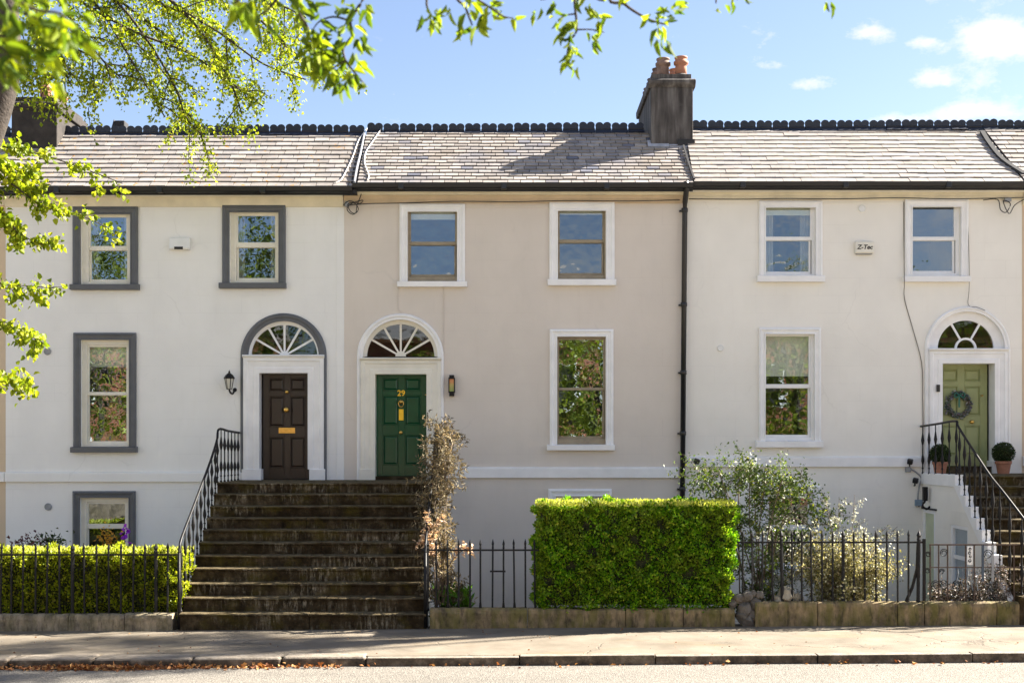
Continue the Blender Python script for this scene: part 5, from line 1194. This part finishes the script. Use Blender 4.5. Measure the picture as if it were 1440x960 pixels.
# dead leaves in the gutter of the street
n = 1500; xx = np.concatenate([rng.normal(-5.4, .55, 950), rng.uniform(-8, -2.2, 470), rng.uniform(-2, 8, 80)]); yy2 = YK-.03-np.abs(rng.normal(0, .09, n)); zz2 = -.115+.0064*xx+np.abs(rng.normal(0, .018, n))
o = leaves('fallen_leaves', np.stack([xx, yy2, zz2], 1), rng.normal(0, 1, (n, 3))*[1, 1, .35], .06*rng.uniform(.5, 1.3, n), M['leaf_litter'], None, wid=.7); props(o, 'brown dead leaves heaped in the gutter against the left kerb', 'leaves', kind='stuff')
n = 160; xx = rng.uniform(-8, 8, n); o = leaves('leaf_crumbs', np.stack([xx, rng.uniform(-7, -4.45, n)**1, .0064*xx-.004], 1), rng.normal(0, 1, (n, 3))*[1, 1, .15], .035*rng.uniform(.4, 1.2, n), M['leaf_litter']); props(o, 'scattered leaf crumbs on the pavement', 'leaves', kind='stuff')

# ------------------------------------------------------------------ trees
random.seed(21)
# lime tree at the left edge
yt = -6.3
lt = thing('lime_tree', (-7.75, yt, 0), 'young leafed lime tree overhanging the top left of the picture', 'tree')
MB().tube(smooth_path([(-7.85, yt, -.1), (-7.75, yt, 3), (-7.5, yt, 6), pp(8, 120, yt), pp(12, 30, yt), pp(0, -120, yt), (-7.3, yt, 13)]), .24, 12, .1).build('trunk', M['bark'], lt, smooth=True)
mb = MB(); sp = []
for pth in ([(-40, 190), (0, 205), (60, 218), (120, 238), (172, 258)], [(-40, 240), (10, 255), (60, 290), (105, 300), (152, 320)], [(-60, 380), (0, 398), (40, 402), (76, 405)], [(-60, 440), (0, 456), (35, 465), (62, 483)],
            [(-50, 520), (0, 530), (25, 536), (46, 545)], [(-40, 270), (0, 300), (30, 330), (62, 345)], [(-40, 195), (0, 228), (40, 262), (60, 268)], [(-40, 300), (0, 305), (20, 320), (30, 345)], [(-40, 232), (0, 236), (30, 240), (60, 250)]):
    spray(mb, [pp(a, b, yt+.4+random.uniform(-.5, .3)) for a, b in pth], .014, sp, .26, 8, 0, .8, every=.045)
mb.build('low_branches', M['bark'], lt, smooth=True); P, D, L = leaf_spots(sp, 6, .085, .05, 1.2); leaves('low_leaves', P, D, L, M['leaf_lime'], lt, wid=.8, n6=True)
mb = MB(); sp = []
for pth, y2 in (([(40, -60), (110, 0), (190, 45), (265, 75), (330, 120), (370, 150)], -4), ([(120, -40), (167, 0), (233, 50), (290, 92), (345, 140)], -3.6), ([(60, -60), (130, 0), (170, 60), (205, 120), (232, 165)], -4.2), ([(60, -40), (95, 20), (140, 80), (170, 110)], -4.6),
                ([(160, -70), (240, 0), (300, 40), (370, 90), (430, 112)], -3.8), ([(200, -60), (300, 0), (370, 40), (410, 70), (445, 105)], -3.5), ([(250, -50), (330, 0), (390, 50), (405, 70)], -4), ([(100, -60), (180, 20), (240, 110), (262, 165), (285, 190)], -3.9),
                ([(10, -30), (60, 30), (80, 80), (100, 120)], -5), ([(20, 0), (60, 40), (80, 70), (85, 95)], -4.8), ([(30, -60), (150, 20), (210, 80), (250, 130), (256, 175)], -3.2), ([(170, -60), (270, 30), (310, 90), (330, 130), (340, 160)], -4.2), ([(25, 30), (80, 60), (130, 80), (150, 110)], -4.4),
                ([(0, 90), (30, 100), (60, 105), (80, 112)], -4.6), ([(180, -60), (220, 0), (265, 20), (330, 60)], -4.4), ([(280, -60), (350, -10), (400, 10), (430, 25)], -4.2), ([(60, -60), (140, -20), (230, 10), (300, 30)], -3.4)):
    spray(mb, [pp(a, b, y2+random.uniform(-.3, .3)) for a, b in pth], .026, sp, .62, 9, 1, .35, every=.075, kids=2)
mb.build('upper_branches', M['bark'], lt, smooth=True); P, D, L = leaf_spots(sp, 7, .062, .06, .7); leaves('upper_leaves', P, D, L, M['leaf_lime'], lt, wid=.75)
print('lime spots', len(sp))
# near tree whose twigs hang in front of the lens
nt_ = thing('near_tree', (-2.7, -19.6, 0), 'close tree whose soft out of focus twigs hang along the top edge', 'tree')
MB().tube(smooth_path([(-2.9, -19.4, -.1), (-2.8, -19.5, 3), (-2.5, -19.2, 5.2), (-2.2, -18.8, 7.5)]), .2, 10, .1).build('trunk', M['bark'], nt_, smooth=True)
MB().tube(smooth_path([(-2.55, -19.25, 4.9), (-1.6, -19, 5.5), (-.3, -19, 5.35), (.8, -19, 5.2), (2.0, -19, 5.0)]), .06, 8, .012).build('limb', M['bark'], nt_, smooth=True)
mb = MB(); sp = []; LP = []; LD = []; LL = []
def near(path, d, n, size, r=.008, tail=True):
    y2 = CAMY+d; P = smooth_path([pp(a, b, y2) for a, b in path], 5); MB().tube(P, r, 5, r*.4, cap=False).build('twig', M['bark'], nt_, smooth=True)
    for k in range(n):
        i = int(len(P)*random.uniform(.15, 1)); i = max(1, min(i, len(P)-1)); dd = (P[i]-P[i-1]).normalized(); side = dd.cross(rv()).normalized()
        e = P[i]+(dd*.5+side)*random.uniform(.01, .06)
        for q in range(random.randint(2, 5)):
            LP.append(e+rv(.01)); LD.append(side*.6+dd*.4+rv(.4)+Vector((0, 0, -.45))); LL.append(size*random.uniform(.45, 1.0))
near([(600, -250), (530, -60), (510, 0), (493, 27), (495, 50), (483, 68), (486, 85), (499, 103), (512, 118)], 5, 26, .085)
near([(450, -200), (410, -30), (417, 10), (432, 38), (434, 52), (450, 75)], 4.9, 20, .085)
near([(483, 68), (470, 78), (455, 85), (440, 72)], 5, 7, .08, .005); near([(493, 30), (470, 24), (450, 30), (440, 42)], 5, 6, .075, .005); near([(486, 85), (470, 95), (460, 105)], 5, 5, .08, .004)
near([(420, -150), (395, -20), (380, 10), (365, 22)], 4.6, 10, .085); near([(380, -100), (350, -20), (330, 5)], 4.2, 5, .095)
near([(560, -200), (610, -60), (600, 0), (604, 18)], 4.9, 7, .08); near([(700, -200), (640, -30), (655, 12), (664, 36)], 4.9, 9, .085); near([(640, -20), (680, 5), (705, 22), (722, 26)], 4.9, 6, .07, .005)
near([(850, -220), (812, -40), (808, 0), (811, 42), (801, 58), (797, 80)], 5.1, 13, .075); near([(811, 42), (832, 42), (850, 46)], 5.1, 5, .06, .004); near([(808, 20), (795, 22), (785, 28)], 5.1, 3, .06, .004)
near([(900, -220), (855, -20), (878, 6), (905, 24), (925, 32), (940, 35)], 5.0, 11, .08); near([(760, -150), (775, -20), (760, 0)], 5, 3, .07); near([(780, -60), (830, -8), (850, 2)], 5, 5, .075)
near([(960, -150), (1002, -30), (1007, 5)], 5, 3, .065); near([(1100, -150), (1040, -30), (1037, 0)], 5, 3, .05); near([(1200, -150), (1160, -20), (1156, -3)], 5, 2, .06)
for q in (([(-200, -90), (-60, -20), (10, 10), (60, 30), (95, 45)], 3.3), ([(-200, 10), (-60, 40), (0, 50), (40, 68), (72, 80)], 3.3), ([(-120, -160), (-20, -40), (40, 10), (85, 20), (100, 45)], 3.2), ([(-180, 20), (-50, 50), (0, 66), (14, 84)], 3.2), ([(-60, -140), (30, -40), (70, -10), (100, 20)], 3.4)):
    near(q[0], q[1], 13, .075, .006)
leaves('leaves', LP, LD, LL, M['leaf_near'], nt_, wid=.36, n6=True)
# tall tree in a front garden beyond the right edge: its shade dapples the left of the pavement
add_tree('garden_tree', 'tall tree standing beyond the right edge in the next front garden', 'tree', (14.4, -.9, -.3), (14.4, .1, 13.5), (14.1, .35, 15.4), (2.4, 1.6, 2.2), 6000, 46, .15, M['leaf_lime'], .22)
# across the street: trees and brick houses that the windows mirror
for x, y, zc, rx, rz, n_, l in ((-17.2, -29, 7.2, 4.2, 4.8, 11000, 'tallest leafy tree across the street, mirrored in the white house windows'), (-10.4, -30, 8.2, 3.0, 4.6, 8000, 'narrow tall leafy tree across the street opposite the brown door'), (3.2, -29, 5.3, 2.5, 2.6, 6000, 'small leafy tree across the street opposite the beige house'),
                         (11.8, -29, 6.3, 3.2, 4.2, 8000, 'full leafy tree across the street opposite the cream house'), (-4.2, -31, 4.6, 2.2, 2.4, 5000, 'low slender leafy tree across the street opposite the shared steps'), (19, -31, 6.5, 2.8, 3.4, 6000, 'leafy tree across the street at the far right')):
    add_tree('street_tree', l, 'tree', (x, y, 0), (x, y, zc-.2*rz), (x, y, zc), (rx, rx*.8, rz), n_, 70, .19, M['leaf_street'], .2, 'trees across the street', .55)
for k, (x0, x1, h, l) in enumerate(((-30, -12.5, 8.6, 'orange brick house across the street on the left'), (-7.5, 4.4, 8.2, 'orange brick house directly across the street'), (7.5, 24, 8.8, 'orange brick house across the street on the right'))):
    t = thing('brick_house', ((x0+x1)/2, -41, 0), l, 'house', 'brick houses across the street')
    MB().box(x0, x1, -48, -38, -.5, h).build('wall', M['brick'], t)
    MB().prism_x([(-48.3, h), (-43, h+2.8), (-37.6, h), (-37.6, h-.15), (-48.3, h-.15)], x0-.2, x1+.2).build('roof', M['slate_worn'], t)
    nw = int((x1-x0)/3)
    for i in range(nw):
        for z in (1.2, 4.8):
            xc = x0+(i+.5)*(x1-x0)/nw; wdw = MB().ring((xc-.75, xc+.75, z-.1, z+2.1), (xc-.6, xc+.6, z, z+2), -38.02, -37.9).build('window', M['white_trim'], t); MB().box(xc-.61, xc+.61, -37.99, -37.97, z, z+2).build('pane', M['dark_hole'], wdw)
fw = thing('garden_wall', (0, -20.6, 0), 'low grey stone garden wall across the street', 'wall'); MB().box(-30, 30, -20.9, -20.6, -.3, .8).build('masonry', M['plinth_grey'], fw)
